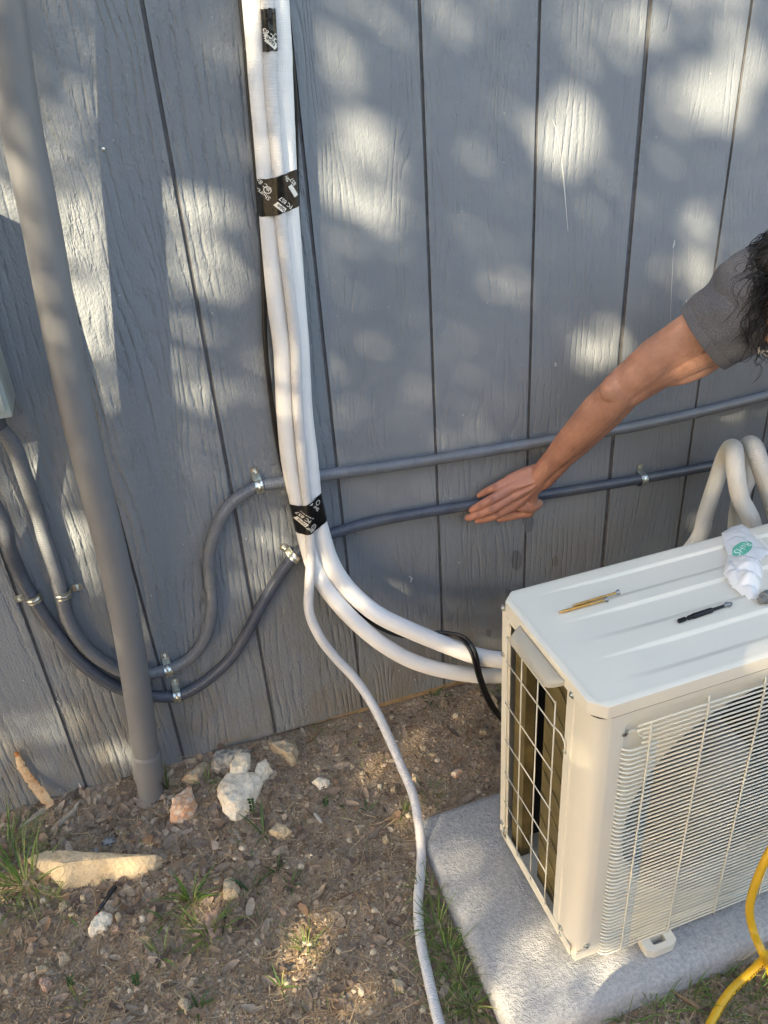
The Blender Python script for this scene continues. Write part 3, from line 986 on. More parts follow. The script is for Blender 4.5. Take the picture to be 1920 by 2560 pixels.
    for y_, z_ in ((yb - .0095, AT - .0245 + .004), (yb - .006, AZ + .461), (yb - .224, AT - .0225), (yb - .010, AZ + .045), (yb - .012, AZ + .020), (yb - .234, AZ + .035), (yb - .236, AZ + .022)):
        screw(Vector((x0 - .0005 - (.003 if z_ > AT - .03 else 0), y_, z_)), L, .0036)
    screw(Vector((x0 - .001, yb - .212, AZ + .437)), L, .003)
    screw(Vector((x0 + .050, yf + .0015, ztop - .0165)), Fd, .005)
    screw(Vector((x0 + .0225, yf - .001, AZ + .040)), Vector((-.25, -1, 0)), .0036)
    # ---- feet
    def foot(cx_):
        bm = bmesh.new()
        pts = [(-.030, yf + .02), (-.030, yf - .012), (-.024, yf - .026), (-.016, yf - .031), (.016, yf - .031), (.024, yf - .026), (.030, yf - .012), (.030, yf + .02)]
        hole = []
        for k in range(16):
            a = 2 * pi * k / 16
            hole.append((.013 * max(-1, min(1, 1.3 * cos(a))), yf - .015 + .0065 * max(-1, min(1, 1.3 * sin(a)))))
        zt_ = AZ + .004
        o_ = []
        # outer ring sampled to 16
        for k in range(16):
            a = 2 * pi * k / 16
            ca, sa = cos(a), sin(a)
            s_ = 1 / max(abs(ca) / .030, abs(sa) / .0185)
            s_ = min(s_, .0315)
            o_.append((ca * s_, yf - .0135 + sa * s_))
        for z0_, z1_ in ((AZ - .014, zt_),):
            A = [bm.verts.new((cx_ + x, y, z1_)) for x, y in o_]; B = [bm.verts.new((cx_ + x, y, z0_)) for x, y in o_]
            C_ = [bm.verts.new((cx_ + x, y, z1_ - .001)) for x, y in hole]; D_ = [bm.verts.new((cx_ + x, y, z0_)) for x, y in hole]
            for k in range(16):
                q = (k + 1) % 16
                bm.faces.new((A[k], A[q], C_[q], C_[k])); bm.faces.new((A[k], B[k], B[q], A[q])); bm.faces.new((C_[k], C_[q], D_[q], D_[k]))
        obj("mounting_foot", bm, ac, th, smooth=True, angle=40)
        bm = bmesh.new()
        box(bm, cx_ - .024, cx_ + .024, yf - .002, yb + .02, AZ - .014, AZ + .0095, .001)
        obj("foot_rail", bm, ac, th)
    foot(x0 + .155); foot(x0 + .63)
build_unit()
# ------------------------------------------------------------------ electrical box, rigid conduit, flexible conduits
def build_box():
    th = thing("electrical_box", "grey painted metal electrical box on the wall at the left edge", "electrical box", (-0.25, -0.05, 1.0))
    c = P(32, 1043, y=-0.10)
    x1, z0 = c.x, c.z
    zt = P(18, 502, y=0).z + 0.02
    bm = bmesh.new(); box(bm, x1 - .28, x1, -0.100, -0.003, z0, zt, .004)
    obj("enclosure", bm, M['boxmat'], th, smooth=True, angle=40)
    bm = bmesh.new(); box(bm, x1 - .275, x1 - .006, -0.1055, -0.1003, z0 + .012, zt - .01, .002)
    obj("cover", bm, M['boxmat'], th, smooth=True, angle=40)
    for k in range(2):
        px = (x1 - .036, x1 - .105)[k]
        bm = bmesh.new()
        lathe(bm, [(0, .019), (.012, .019), (.013, .0165), (.030, .0165), (.031, .015)], axis_mat(Vector((px, -.05, z0)), Vector((0, 0, -1))), 24)
        obj("conduit_fitting", bm, M['flexd'], th, smooth=True, angle=40)
    return x1, z0
BX, BZ = build_box()

def build_rigid():
    th = thing("rigid_conduit", "thick grey rigid plastic conduit standing in the dirt and leaning against the wall", "conduit pipe", tuple(G(372, 1985)))
    pts = [P(-12, -160, y=-.112), P(5, 0, y=-.110), P(50, 300, y=-.103), P(103, 561, y=-.096), P(187, 1000, y=-.083), P(321, 1500, y=-.066), P(362, 1860, y=-.055)]
    bm = bmesh.new()
    # straighten: fit a gentle curve through first, mid and last
    top = pts[0] + (pts[0] - pts[1]) * 8
    bot = P(373, 1990, y=-.049)
    axis = [top] + pts[:5] + [pts[5].lerp((pts[4] + pts[6]) / 2, .5), pts[6], bot + Vector((0, 0, -.03))]
    tube(bm, axis, .0262, .02, 40)
    obj("pipe", bm, M['pvc'], th, smooth=True, angle=60)
    d = (pts[6] - bot).normalized()
    a = P(366, 1880, y=-.054); b = P(371, 1938, y=-.0515)
    bm = bmesh.new()
    lathe(bm, [(-.004, .0265), (0, .0290), (.006, .0296), ((b - a).length, .0298), ((b - a).length + .001, .0264)], axis_mat(a, b - a), 40)
    obj("coupling", bm, M['pvc'], th, smooth=True, angle=30)
build_rigid()

def c3(l): return [(x / 1.728, 850 + y / 1.728) for x, y in l]
def c4(l): return [(960 + x / 1.728, 850 + y / 1.728) for x, y in l]
def build_flex(name, label, px, mat, r0, r1, start):
    pts = []
    n = len(px)
    for i, (x, y) in enumerate(px):
        d = -.0145
        if i == 0: d = -.040
        if i == 1: d = -.026
        pts.append(P(x, y, y=d))
    pts = [start] + pts
    bm = bmesh.new()
    tube(bm, pts, r0, .005, 24, rf=lambda s, r: r0 + (r1 - r0) * min(1, s / 1.2))
    o = obj(name, bm, mat, smooth=True)
    tag(o, label, "flexible conduit", "grey flexible conduits clamped to the wall")
U = c3([(60, 460), (110, 600), (150, 720), (197, 870), (240, 1000), (265, 1100), (290, 1200), (340, 1290), (405, 1360), (490, 1415), (560, 1440), (620, 1445), (720, 1425), (800, 1390), (860, 1330), (900, 1250), (915, 1150), (908, 1050), (902, 960), (915, 870), (948, 780), (1000, 705), (1060, 660), (1120, 632), (1220, 612), (1400, 583)]) \
    + c4([(0, 550), (370, 492), (740, 431), (1060, 378), (1360, 313), (1659, 238), (1900, 170)])
Lc = c3([(0, 760), (40, 900), (90, 1020), (150, 1130), (230, 1250), (320, 1365), (420, 1450), (520, 1505), (640, 1535), (700, 1541), (765, 1537), (830, 1510), (900, 1465), (1000, 1370), (1080, 1240), (1150, 1110), (1230, 985), (1290, 915), (1350, 868), (1440, 834)]) \
    + c4([(0, 776), (370, 714), (740, 661), (1110, 600), (1430, 541), (1900, 448)])
build_flex("flexible_conduit", "upper grey flexible conduit snaking along the siding behind the forearm", U, M['flex'], .0128, .0112, Vector((BX - .036, -.05, BZ - .02)))
build_flex("flexible_conduit", "lower dark grey flexible conduit held under the palm of the hand", Lc, M['flexd'], .0128, .0112, Vector((BX - .105, -.05, BZ - .02)))

def strap(arch, ear, label, tang, r=.0135):
    pa = P(*arch, y=-.0145); pe = P(*ear, y=-.002)
    a0 = P(*tang[0], y=-.0145); a1 = P(*tang[1], y=-.0145)
    X = (a1 - a0); X.y = 0; X.normalize()
    Zd = Vector((-X.z, 0, X.x))
    if (pe - pa).dot(Zd) < 0: Zd = -Zd
    Yd = Vector((0, -1, 0))
    mm = Matrix((X, Yd, Zd)).transposed().to_4x4(); mm.translation = Vector((pa.x, -.0145, pa.z))
    th = thing("conduit_strap", label, "conduit strap", (pe.x, 0, pe.z), "galvanized one-hole straps on the flexible conduits")
    bm = bmesh.new()
    w = .0072
    # profile in (Y,Z): from far foot over the arch to the ear
    pr = []
    pr.append((-.0125, -r - .0002))
    for k in range(15):
        a = pi + pi * k / 14   # from -Z side over +Y to +Z side
        pr.append((-r * sin(a) , r * cos(a)))
    pr = [(-.010, -r)] + [(r * sin(pi * k / 14), -r * cos(pi * k / 14)) for k in range(15)] + [(-.006, r + .0008), (-.0115, r + .0035), (-.0125, r + .007), (-.0127, r + .021)]
    rows = []
    nW = 8
    for i, (yy, zz) in enumerate(pr):
        row = []
        for j in range(nW + 1):
            u = -w + 2 * w * j / nW
            rib = .0012 * exp(-(u / .0016) ** 2) if 2 < i < 15 else 0
            rib += .0005 * (abs(u) > w * .8)
            ww = u
            if i == len(pr) - 1: zz2 = zz - .004 * (u / w) ** 2
            else: zz2 = zz
            L_ = sqrt(yy * yy + zz2 * zz2)
            row.append(bm.verts.new(mm @ Vector((ww, yy * (1 + rib / L_), zz2 * (1 + rib / L_)))))
        rows.append(row)
    for i in range(len(rows) - 1):
        for j in range(nW): bm.faces.new((rows[i][j], rows[i][j + 1], rows[i + 1][j + 1], rows[i + 1][j]))
    bmesh.ops.recalc_face_normals(bm, faces=bm.faces[:])
    bmesh.ops.solidify(bm, geom=bm.faces[:], thickness=.0011)
    band = obj("strap_band", bm, M['zinc'], th, smooth=True, angle=35)
    bm = bmesh.new()
    sp = mm @ Vector((0, -.0115, r + .012))
    lathe(bm, [(-.001, .0048), (.0008, .0048), (.001, .0034), (.0032, .0032), (.0038, .0022), (.0030, .0012), (.0030, .0002)], axis_mat(sp, Yd), 6)
    obj("screw", bm, M['zinc'], th, smooth=True, angle=35)
strap((84, 1494), (53, 1490), "zinc strap on the dark flexible conduit left of the leaning pipe", ((70, 1465), (104, 1530)))
strap((157, 1484), (188, 1464), "zinc strap on the lighter flexible conduit just left of the leaning pipe", ((150, 1450), (165, 1520)))
strap((647, 1215), (638, 1189), "zinc strap at the top of the bend left of the white tubes", ((615, 1228), (690, 1208)))
strap((738, 1391), (718, 1373), "tilted zinc strap touching the white tubes below the lowest tape", ((711, 1425), (752, 1375)))
strap((422, 1675), (415, 1648), "upper zinc strap of the pair right of the leaning pipe", ((380, 1685), (462, 1660)))
strap((442, 1739), (438, 1710), "lower zinc strap of the pair right of the leaning pipe", ((405, 1741), (480, 1727)))
strap((1605, 1199), (1598, 1174), "zinc strap right of the hand on the lower flexible conduit", ((1500, 1216), (1700, 1182)))

# ------------------------------------------------------------------ line set
def ptl(lst): return [P(a, b, y=c) for a, b, c in lst]
f1 = lambda x, y: (x / 1.728, y / 1.728)
A_pts = ptl([(628, -120, -.022), (633, 0, -.022), (648, 200, -.022), (665, 405, -.022), (674, 550, -.022), (691, 752, -.022), (706, 870, -.022), (713, 1024, -.022), (724, 1150, -.024), (744, 1250, -.028), (761, 1330, -.034), (781, 1405, -.044), (810, 1463, -.055), (856, 1521, -.075), (903, 1568, -.09), (961, 1614, -.105), (1030, 1652, -.12), (1105, 1675, -.135), (1192, 1689, -.150), (1250, 1689, -.162), (1342, 1680, -.18), (1500, 1650, -.20), (1900, 1560, -.22)])
B_pts = ptl([(688, -120, -.022), (692, 0, -.022), (703, 200, -.022), (713, 405, -.022), (722, 550, -.022), (738, 752, -.022), (748, 870, -.022), (757, 1024, -.022), (772, 1150, -.024), (783, 1255, -.030), (800, 1325, -.036), (826, 1405, -.048), (862, 1463, -.06), (909, 1510, -.075), (961, 1546, -.095), (1047, 1585, -.115), (1134, 1620, -.14), (1192, 1640, -.165), (1250, 1650, -.185), (1340, 1655, -.20), (1500, 1640, -.22), (1900, 1560, -.24)])
C_pts = ptl([(662, -120, -.042), (668, 0, -.042), (675, 200, -.042), (694, 405, -.042), (702, 550, -.042), (727, 752, -.042), (739, 870, -.042), (745, 1024, -.042), (756, 1150, -.045), (766, 1240, -.049), (773, 1320, -.054), (777, 1400, -.062), (773, 1463, -.07), (773, 1530, -.08), (798, 1590, -.09), (835, 1640, -.10), (890, 1700, -.12), (937, 1771, -.16), (975, 1850, -.20), (1005, 1920, -.24), (1032, 1985, -.28), (1047, 2060, -.325)])
for q in [(1053, 2125), (1052, 2180), (1046, 2240), (1047, 2308), (1055, 2372), (1070, 2441), (1087, 2516), (1103, 2580), (1120, 2680)]:
    C_pts.append(G(*q, dz=.0085))
def up(pts, x, y):
    return [Vector((x, y, 2.5)), Vector((x, y, 1.9))] + pts[1:]
A_pts = up(A_pts, .378, -.022); B_pts = up(B_pts, .412, -.022); C_pts = up(C_pts, .395, -.042)
def build_lines():
    bm = bmesh.new()
    pA, _, _ = tube(bm, A_pts, .0160, .004, 32)
    o = obj("insulated_pipe", bm, M['insul'], smooth=True)
    tag(o, "white foam insulated pipe, left and lower of the pair curving to the outdoor unit", "insulated pipe", "white insulated pipes running down the wall")
    bm = bmesh.new()
    pB, _, _ = tube(bm, B_pts, .0175, .004, 32, rf=lambda s, r: r + .0003 * noise.noise(Vector((s * 60, 1, 2))))
    o = obj("insulated_pipe", bm, M['insul'], smooth=True)
    tag(o, "white foam insulated pipe, right and upper of the pair curving to the outdoor unit", "insulated pipe", "white insulated pipes running down the wall")
    bm = bmesh.new()
    def ridge(s, r): return r * (1.0 + (.015 if s < 2.0 else .034) * (1 if (s / .0042) % 1.0 < .5 else -1))
    tube(bm, C_pts, .0094, .00105, 18, rf=ridge)
    o = obj("drain_hose", bm, M['hose'], smooth=True, angle=60)
    tag(o, "thin white corrugated drain hose trailing from the tubes down over the dirt", "drain hose")
    # black cables
    bm = bmesh.new()
    q = [(598, -100, -.012), (602, 0, -.012), (614, 120, -.012), (622, 220, -.010), (640, 420, -.010), (655, 600, -.010), (659, 700, -.011), (663, 850, -.012), (671, 940, -.012), (690, 1080, -.010), (710, 1180, -.009), (740, 1260, -.010), (800, 1400, -.02), (860, 1490, -.04), (925, 1554, -.065), (985, 1585, -.085), (1040, 1592, -.10), (1105, 1584, -.115), (1150, 1595, -.14), (1178, 1630, -.18), (1195, 1690, -.19), (1215, 1745, -.17), (1245, 1790, -.15), (1290, 1830, -.13), (1400, 1860, -.12)]
    tube(bm, up(ptl(q), .352, -.012), .0042, .005, 12)
    o = obj("power_cable", bm, M['cable'], smooth=True)
    tag(o, "black round cable emerging left of the white tubes and looping beside the unit", "cable", "black cables behind the white tubes")
    bm = bmesh.new()
    q = [(712, -100, -.008), (716, 0, -.008), (727, 120, -.008), (738, 240, -.008), (742, 420, -.007), (750, 700, -.007), (757, 1000, -.007), (790, 1280, -.009), (850, 1430, -.03), (915, 1520, -.06), (985, 1570, -.09), (1040, 1580, -.106), (1110, 1581, -.125), (1160, 1592, -.15), (1188, 1628, -.186), (1203, 1690, -.192), (1224, 1745, -.172), (1252, 1788, -.152), (1290, 1820, -.135), (1400, 1850, -.12)]
    tube(bm, up(ptl(q), .433, -.008), .0034, .005, 12)
    o = obj("power_cable", bm, M['cable'], smooth=True)
    tag(o, "thinner black cable showing along the right side of the white tubes at the top", "cable", "black cables behind the white tubes")
    return pA, pB
PA, PB = build_lines()
PC = catmull(C_pts, .004)

# --- tape wraps: convex sleeve around the three tubes
def at_z(path, z):
    for a, b in zip(path, path[1:]):
        if (a.z - z) * (b.z - z) <= 0 and a.z != b.z:
            return a.lerp(b, (a.z - z) / (a.z - b.z))
    return path[0]
def hull2(pts):
    pts = sorted(set(pts))
    def half(ps):
        h = []
        for p in ps:
            while len(h) >= 2 and (h[-1][0] - h[-2][0]) * (p[1] - h[-2][1]) - (h[-1][1] - h[-2][1]) * (p[0] - h[-2][0]) <= 0: h.pop()
            h.append(p)
        return h
    a = half(pts); b = half(pts[::-1])
    return a[:-1] + b[:-1]
def section(z, grow, onlyc=False):
    pts = []
    for path, r in ((PA, .0160), (PB, .0175), (PC, .0100)):
        if onlyc and path is not PC: continue
        c = at_z(path, z)
        pts += [(c.x + (r + grow) * cos(a), c.y + (r + grow) * sin(a)) for a in [2 * pi * k / 40 for k in range(40)]]
    return hull2([(round(a, 6), round(b, 6)) for a, b in pts])
def front_y(x, z, grow, onlyc=False):
    h = section(z, grow, onlyc)
    best = None
    for (x1, y1), (x2, y2) in zip(h, h[1:] + h[:1]):
        if (x1 - x) * (x2 - x) <= 0 and x1 != x2:
            y = y1 + (y2 - y1) * (x - x1) / (x2 - x1)
            if best is None or y < best: best = y
    return best
def text_geom(txt, size, spacing=1.0, bold=0.0, sub=1):
    cu = bpy.data.curves.new("t", 'FONT')
    cu.body = txt; cu.size = size; cu.align_x = 'CENTER'; cu.align_y = 'CENTER'; cu.resolution_u = 2
    cu.offset = bold; cu.space_character = spacing
    o = bpy.data.objects.new("t", cu); COL.objects.link(o)
    dg = bpy.context.evaluated_depsgraph_get()
    me = bpy.data.meshes.new_from_object(o.evaluated_get(dg))
    bpy.data.objects.remove(o); bpy.data.curves.remove(cu)
    b = bmesh.new(); b.from_mesh(me); bpy.data.meshes.remove(me)
    bmesh.ops.triangulate(b, faces=b.faces[:])
    if sub: bmesh.ops.subdivide_edges(b, edges=b.edges[:], cuts=sub)
    bmesh.ops.triangulate(b, faces=b.faces[:])
    vs = [(v.co.x, v.co.y) for v in b.verts]; b.verts.index_update()
    fs = [[v.index for v in f.verts] for f in b.faces]
    b.free()
    return vs, fs
def paste(bm, geom, place, mi=0):
    vs, fs = geom
    W = [place(x, y) for x, y in vs]
    V = [bm.verts.new(w) if w is not None else None for w in W]
    for f in fs:
        q = [V[i] for i in f]
        if any(v is None for v in q) or len(set(q)) < 3: continue
        try: bm.faces.new(q).material_index = mi
        except ValueError: pass
def wrap(label, ztop, zbot, prints, topslope=0.0, onlyc=False, bulge=0.0):
    th = thing("tape_wrap", label, "electrical tape", tuple(at_z(PC, zbot)), "black tape wraps on the white tubes")
    bm = bmesh.new()
    n = 14; rings = []
    ns = 72
    for i in range(n + 1):
        t_ = i / n
        z = ztop + (zbot - ztop) * t_
        h = section(z, .0007, onlyc)
        cx = sum(p[0] for p in h) / len(h); cy = sum(p[1] for p in h) / len(h)
        cx = (min(p[0] for p in h) + max(p[0] for p in h)) / 2; cy = (min(p[1] for p in h) + max(p[1] for p in h)) / 2
        ring = []
        for k in range(ns):
            a = 2 * pi * k / ns; d = (cos(a), sin(a)); best = 0
            for (x1, y1), (x2, y2) in zip(h, h[1:] + h[:1]):
                ex, ey = x2 - x1, y2 - y1
                den = d[0] * ey - d[1] * ex
                if abs(den) < 1e-12: continue
                t = ((x1 - cx) * ey - (y1 - cy) * ex) / den
                u = ((x1 - cx) * d[1] - (y1 - cy) * d[0]) / den
                if t > 0 and -1e-6 <= u <= 1 + 1e-6: best = max(best, t)
            if onlyc and sin(a) > 0.35: best *= 0.8
            wr = .0004 * noise.noise(Vector((a * 5, z * 140, 3)))
            slope = topslope * cos(a) + .0012 * noise.noise(Vector((a * 2, i * .1, 7)))
            ring.append(bm.verts.new((cx + d[0] * (best + wr), cy + d[1] * (best + wr), z + slope)))
        rings.append(ring)
    for a, b in zip(rings, rings[1:]):
        for k in range(ns): bm.faces.new((a[k], a[(k + 1) % ns], b[(k + 1) % ns], b[k]))
    obj("tape", bm, M['tape'], th, smooth=True)
    bm = bmesh.new()
    for txt, size, px, py, ang, kind in prints:
        c = P(px, py, y=-.046)
        ca, sa = cos(radians(ang)), sin(radians(ang))
        def place(x, y):
            X = c.x + x * ca - y * sa; Z = c.z + x * sa + y * ca
            sl_ = topslope * (X - c.x) / .03
            if Z > ztop + sl_ - .001 or Z < zbot + sl_ + .001: return None
            yy = front_y(X, min(max(Z, min(ztop, zbot)), max(ztop, zbot)), .0007, onlyc)
            if yy is None: return None
            return Vector((X, yy - .0009 - (0.0003 if kind == 'k' else 0), Z))
        if kind == 'plate':
            w, hh = txt
            gx = [(-w / 2 + w * i / 12) for i in range(13)]; gy = [(-hh / 2 + hh * j / 4) for j in range(5)]
            vs = [(x + .18 * y, y) for x in gx for y in gy]
            fs = [[i * 5 + j, (i + 1) * 5 + j, (i + 1) * 5 + j + 1, i * 5 + j + 1] for i in range(12) for j in range(4)]
            paste(bm, (vs, fs), place, 0)
        elif kind == 'ring':
            vs = []; fs = []
            for k in range(20):
                a = 2 * pi * k / 20
                vs += [(size * cos(a), size * sin(a)), (size * .76 * cos(a), size * .76 * sin(a))]
            for k in range(20):
                q = (k + 1) % 20
                fs.append([2 * k, 2 * q, 2 * q + 1, 2 * k + 1])
            paste(bm, (vs, fs), place, 0)
        else:
            paste(bm, text_geom(txt, size, bold=size * .012), place, 1 if kind == 'k' else 0)
    obj("tape_print", bm, [M['print'], M['tape']], th, smooth='keep')
zt2, zb2 = P(690, 437, y=-.035).z, P(697, 530, y=-.035).z
zt3, zb3 = P(760, 1250, y=-.04).z, P(765, 1322, y=-.045).z
zt1, zb1 = P(664, 22, y=-.05).z, P(676, 128, y=-.05).z
wrap("short black tape patch on the hose near the top of the white tubes", zt1, zb1,
     [("PC 857", .0085, 668, 84, 137, 'w'), ((.030, .0085), 0, 672, 103, 137, 'plate'), ("tape", .0085, 674, 104, 137, 'k'), ("", .0038, 688, 92, 0, 'ring')], onlyc=True)
wrap("black printed tape wrapped around the white tubes at mid height", zt2, zb2,
     [("Shurtape", .0088, 655, 482, 137, 'w'), ("PC 857", .0088, 659, 460, 137, 'w'), ("", .0055, 670, 476, 0, 'ring'), ("UL", .0045, 670, 476, 137, 'w'), ("PC 857", .0088, 714, 506, 137, 'w'),
      ((.018, .0080), 0, 699, 517, 137, 'plate'), ("tape", .0078, 700, 518, 137, 'k'), ("Shur", .0085, 714, 441, 120, 'w'), ("857", .0085, 735, 455, 125, 'w'), ((.020, .0075), 0, 735, 478, 120, 'plate')], topslope=.004)
wrap("black printed tape wrapped where the white tubes start to part", zt3, zb3,
     [("Shur", .0090, 770, 1314, 141, 'w'), ((.0210, .0085), 0, 751, 1300, 141, 'plate'), ("tape", .0088, 752, 1301, 141, 'k'), ("PC 857", .0092, 756, 1287, 141, 'w'), ("", .0050, 779, 1307, 0, 'ring'), ("UL", .0042, 779, 1307, 141, 'w'),
      ("For Ohms & Direct", .0036, 764, 1281, 141, 'w'), ("Shur", .0085, 788, 1266, 128, 'w'), ("", .0048, 794, 1255, 0, 'ring'), ((.010, .005), 0, 772, 1252, 160, 'plate')], topslope=.006)

# --- coiled insulated pipes behind the unit
def c9(l): return [(1700 + x / 6.318, 1050 + y / 6.318, d) for x, y, d in l]
bm = bmesh.new()
tube(bm, ptl([(1690, 1420, -.16)] + c9([(300, 1850, -.16), (400, 1500, -.15), (560, 1000, -.14), (690, 620, -.14), (780, 450, -.17), (845, 440, -.22), (865, 560, -.26), (885, 850, -.28), (960, 1250, -.29), (1130, 1600, -.30)]) + [(1900, 1400, -.31), (1935, 1560, -.32)]), .0165, .004, 28)
tag(obj("insulated_pipe_loop", bm, M['insul_side'], smooth=True), "left cream insulated pipe looping up behind the outdoor unit", "insulated pipe", "insulated pipe loops behind the unit")
bm = bmesh.new()
tube(bm, ptl([(1840, 1480, -.12)] + c9([(880, 1700, -.12), (960, 1200, -.13), (1080, 900, -.13), (1080, 600, -.13), (1060, 440, -.16), (1110, 380, -.21), (1180, 450, -.25), (1260, 700, -.27), (1390, 1080, -.28), (1560, 1600, -.29)]) + [(1985, 1400, -.30), (2020, 1560, -.31)]), .0170, .004, 28)
tag(obj("insulated_pipe_loop", bm, M['insul_side'], smooth=True), "right cream insulated pipe looping up behind the outdoor unit", "insulated pipe", "insulated pipe loops behind the unit")

# ------------------------------------------------------------------ yellow charging hose
def build_yellow():
    th = thing("charging_hose", "yellow rubber refrigerant hose with black lettering curving in front of the unit", "hose", (1.0, -.85, -.1))
    q = [P(2080, 1985, y=-.70), P(1990, 2040, y=-.705), P(1930, 2120, y=-.71), P(1892, 2200, y=-.715), P(1874, 2270, y=-.725), P(1884, 2330, y=-.745), P(1905, 2380, y=-.775), P(1925, 2425, z=-.098), P(1950, 2500, z=-.100), P(2000, 2560, z=-.104)]
    bm = bmesh.new()
    tube(bm, q, .0068, .004, 20)
    obj("hose_body", bm, M['yellow'], th, smooth=True)
    q2 = [P(2090, 2330, z=-.06), P(1990, 2350, z=-.065), P(1926, 2385, z=-.070), P(1880, 2428, z=-.074), P(1830, 2475, z=-.080), P(1795, 2525, z=-.086), P(1765, 2590, z=-.09), P(1740, 2690, z=-.095)]
    bm = bmesh.new()
    path, fr, S = tube(bm, q2, .0072, .003, 20, up=Vector((0, -.6, .8)))
    obj("hose_body", bm, M['yellow'], th, smooth=True)
    def text_on(txt, s0, ang0, size, flip=False):
        bmt = bmesh.new()
        def place(x, y):
            s = s0 + (-x if flip else x)
            i = min(max(int(s / (S[-1]) * (len(path) - 1)), 0), len(path) - 2)
            fct = (s - S[i]) / (S[i + 1] - S[i])
            p = path[i].lerp(path[i + 1], fct)
            t, u, v = fr[i]
            a = ang0 + (-y if flip else y) / .0072
            return p + (u * cos(a) + v * sin(a)) * .00745
        paste(bmt, text_geom(txt, size, spacing=1.05, bold=size * .01), place, 0)
        obj("hose_print", bmt, M['blackprint'], th, smooth='keep')
    text_on("JACKET\u2122 PLUS II\u2122  CHARGING HOSE  800 PSI", .240, HANG, .0082, flip=HFLIP)
HANG = -0.75; HFLIP = False
build_yellow()

# ------------------------------------------------------------------ small things on the unit's top
def deck_screw(tip, head, label):
    a = P(*tip, z=AT + .0035); b = P(*head, z=AT + .0045)
    L = (b - a).length
    th = thing("deck_screw", label, "screw", tuple(a), "gold screws lying on the unit")
    mm = axis_mat(a, b - a)
    bm = bmesh.new()
    pr = [(0, .0002)]
    k = 0
    x = .003
    while x < L * .66:
        r = min(.0018, .0006 + x * .12)
        pr += [(x, r), (x + .0007, r + .0009), (x + .0014, r)]
        x += .0026
    pr += [(L * .68, .0019), (L * .93, .0021)]
    lathe(bm, pr, mm, 12)
    obj("shank", bm, M['gold'], th, smooth=True, angle=50)
    bm = bmesh.new()
    lathe(bm, [(L * .93, .0021), (L * .99, .0046), (L, .0046), (L, .002), (L - .0015, .001)], mm, 16)
    obj("screw_head", bm, M['steel'], th, smooth=True, angle=40)
deck_screw((1395, 1532), (1518, 1498), "front gold deck screw, nearer the photographer, lying on the unit's top")
deck_screw((1429, 1516), (1547, 1480), "rear gold deck screw, farther right, lying on the unit's top")
def driver_bit():
    a = P(1696, 1553, z=AT + .004); b = P(1830, 1508, z=AT + .0035)
    L = (b - a).length
    th = thing("driver_bit", "black screwdriver bit with steel phillips tip lying on the unit's top", "driver bit", tuple(a))
    mm = axis_mat(a, b - a)
    bm = bmesh.new(); lathe(bm, [(0, .0028), (.001, .0036), (.012, .0036), (.0135, .0022), (.0165, .0022), (.018, .0036), (.026, .0036)], mm, 6)
    obj("hex_shank", bm, M['blacksteel'], th, smooth=True, angle=30)
    bm = bmesh.new(); lathe(bm, [(.026, .0038), (.027, .0043), (L * .60, .0043), (L * .62, .0036), (L * .62, .0024), (L * .86, .0023)], mm, 20)
    obj("sleeve", bm, M['blacksteel'], th, smooth=True, angle=30)
    bm = bmesh.new()
    lathe(bm, [(L * .84, .0024), (L * .87, .0033), (L * .92, .0034), (L, .0006)], mm, 12)
    for k in range(4):
        m2 = mm @ Matrix.Rotation(pi / 2 * k + .3, 4, 'X')
        vs = [m2 @ Vector(v) for v in ((L * .86, 0, .0004), (L * .90, 0, .0052), (L * .95, 0, .0048), (L * 1.01, 0, .0010))]
        vs2 = [v + (m2.to_3x3() @ Vector((0, .0007, 0))) for v in vs]
        A = [bm.verts.new(v) for v in vs]; B = [bm.verts.new(v) for v in vs2]
        bm.faces.new(A); bm.faces.new(B[::-1])
        for i in range(4): bm.faces.new((A[i], B[i], B[(i + 1) % 4], A[(i + 1) % 4]))
    obj("phillips_tip", bm, M['steel'], th, smooth=True, angle=30)
driver_bit()
def flare_cap():
    a = P(1905, 1499, z=AT + .009); d = Vector((1, .25, 0)).normalized()
    th = thing("hex_cap_nut", "grey metal cap nut lying beside the plastic bag on the unit", "nut", tuple(a))
    mm = axis_mat(a, d)
    bm = bmesh.new(); lathe(bm, [(0, .0058), (.001, .0066), (.004, .0068), (.0045, .0088), (.006, .0098), (.016, .0098), (.0175, .0088)], mm, 28)
    obj("cap", bm, M['nut'], th, smooth=True, angle=30)
    bm = bmesh.new(); lathe(bm, [(-.005, .0050), (-.004, .0060), (.0005, .0060)], mm, 6)
    obj("hex_end", bm, M['nut'], th, smooth=True, angle=20)
flare_cap()

def mat_bag():
    t = NT("translucent_plastic")
    tb = t.n("ShaderNodeBsdfTransparent")
    tr = t.n("ShaderNodeBsdfTranslucent"); tr.inputs[0].default_value = (.86, .88, .92, 1)
    t.set(base=(.92, .93, .95, 1), rough=.22)
    m1 = t.n("ShaderNodeMixShader"); m1.inputs[0].default_value = .35
    t.l(t.b.outputs[0], m1.inputs[1]); t.l(tr.outputs[0], m1.inputs[2])
    m2 = t.n("ShaderNodeMixShader"); m2.inputs[0].default_value = .10
    t.l(m1.outputs[0], m2.inputs[1]); t.l(tb.outputs[0], m2.inputs[2])
    t.l(m2.outputs[0], t.t.nodes["Material Output"].inputs[0])
    return t.m
M['bag'] = mat_bag()
M['green'] = simple("green_print", srgb(92, 176, 148), .5, var=.03)
M['leafwhite'] = simple("pale_print", srgb(210, 232, 222), .5, var=.03)
def inside(poly, x, y):
    c = False; j = len(poly) - 1
    for i in range(len(poly)):
        xi, yi = poly[i]; xj, yj = poly[j]
        if (yi > y) != (yj > y) and x < (xj - xi) * (y - yi) / (yj - yi) + xi: c = not c
        j = i
    return c
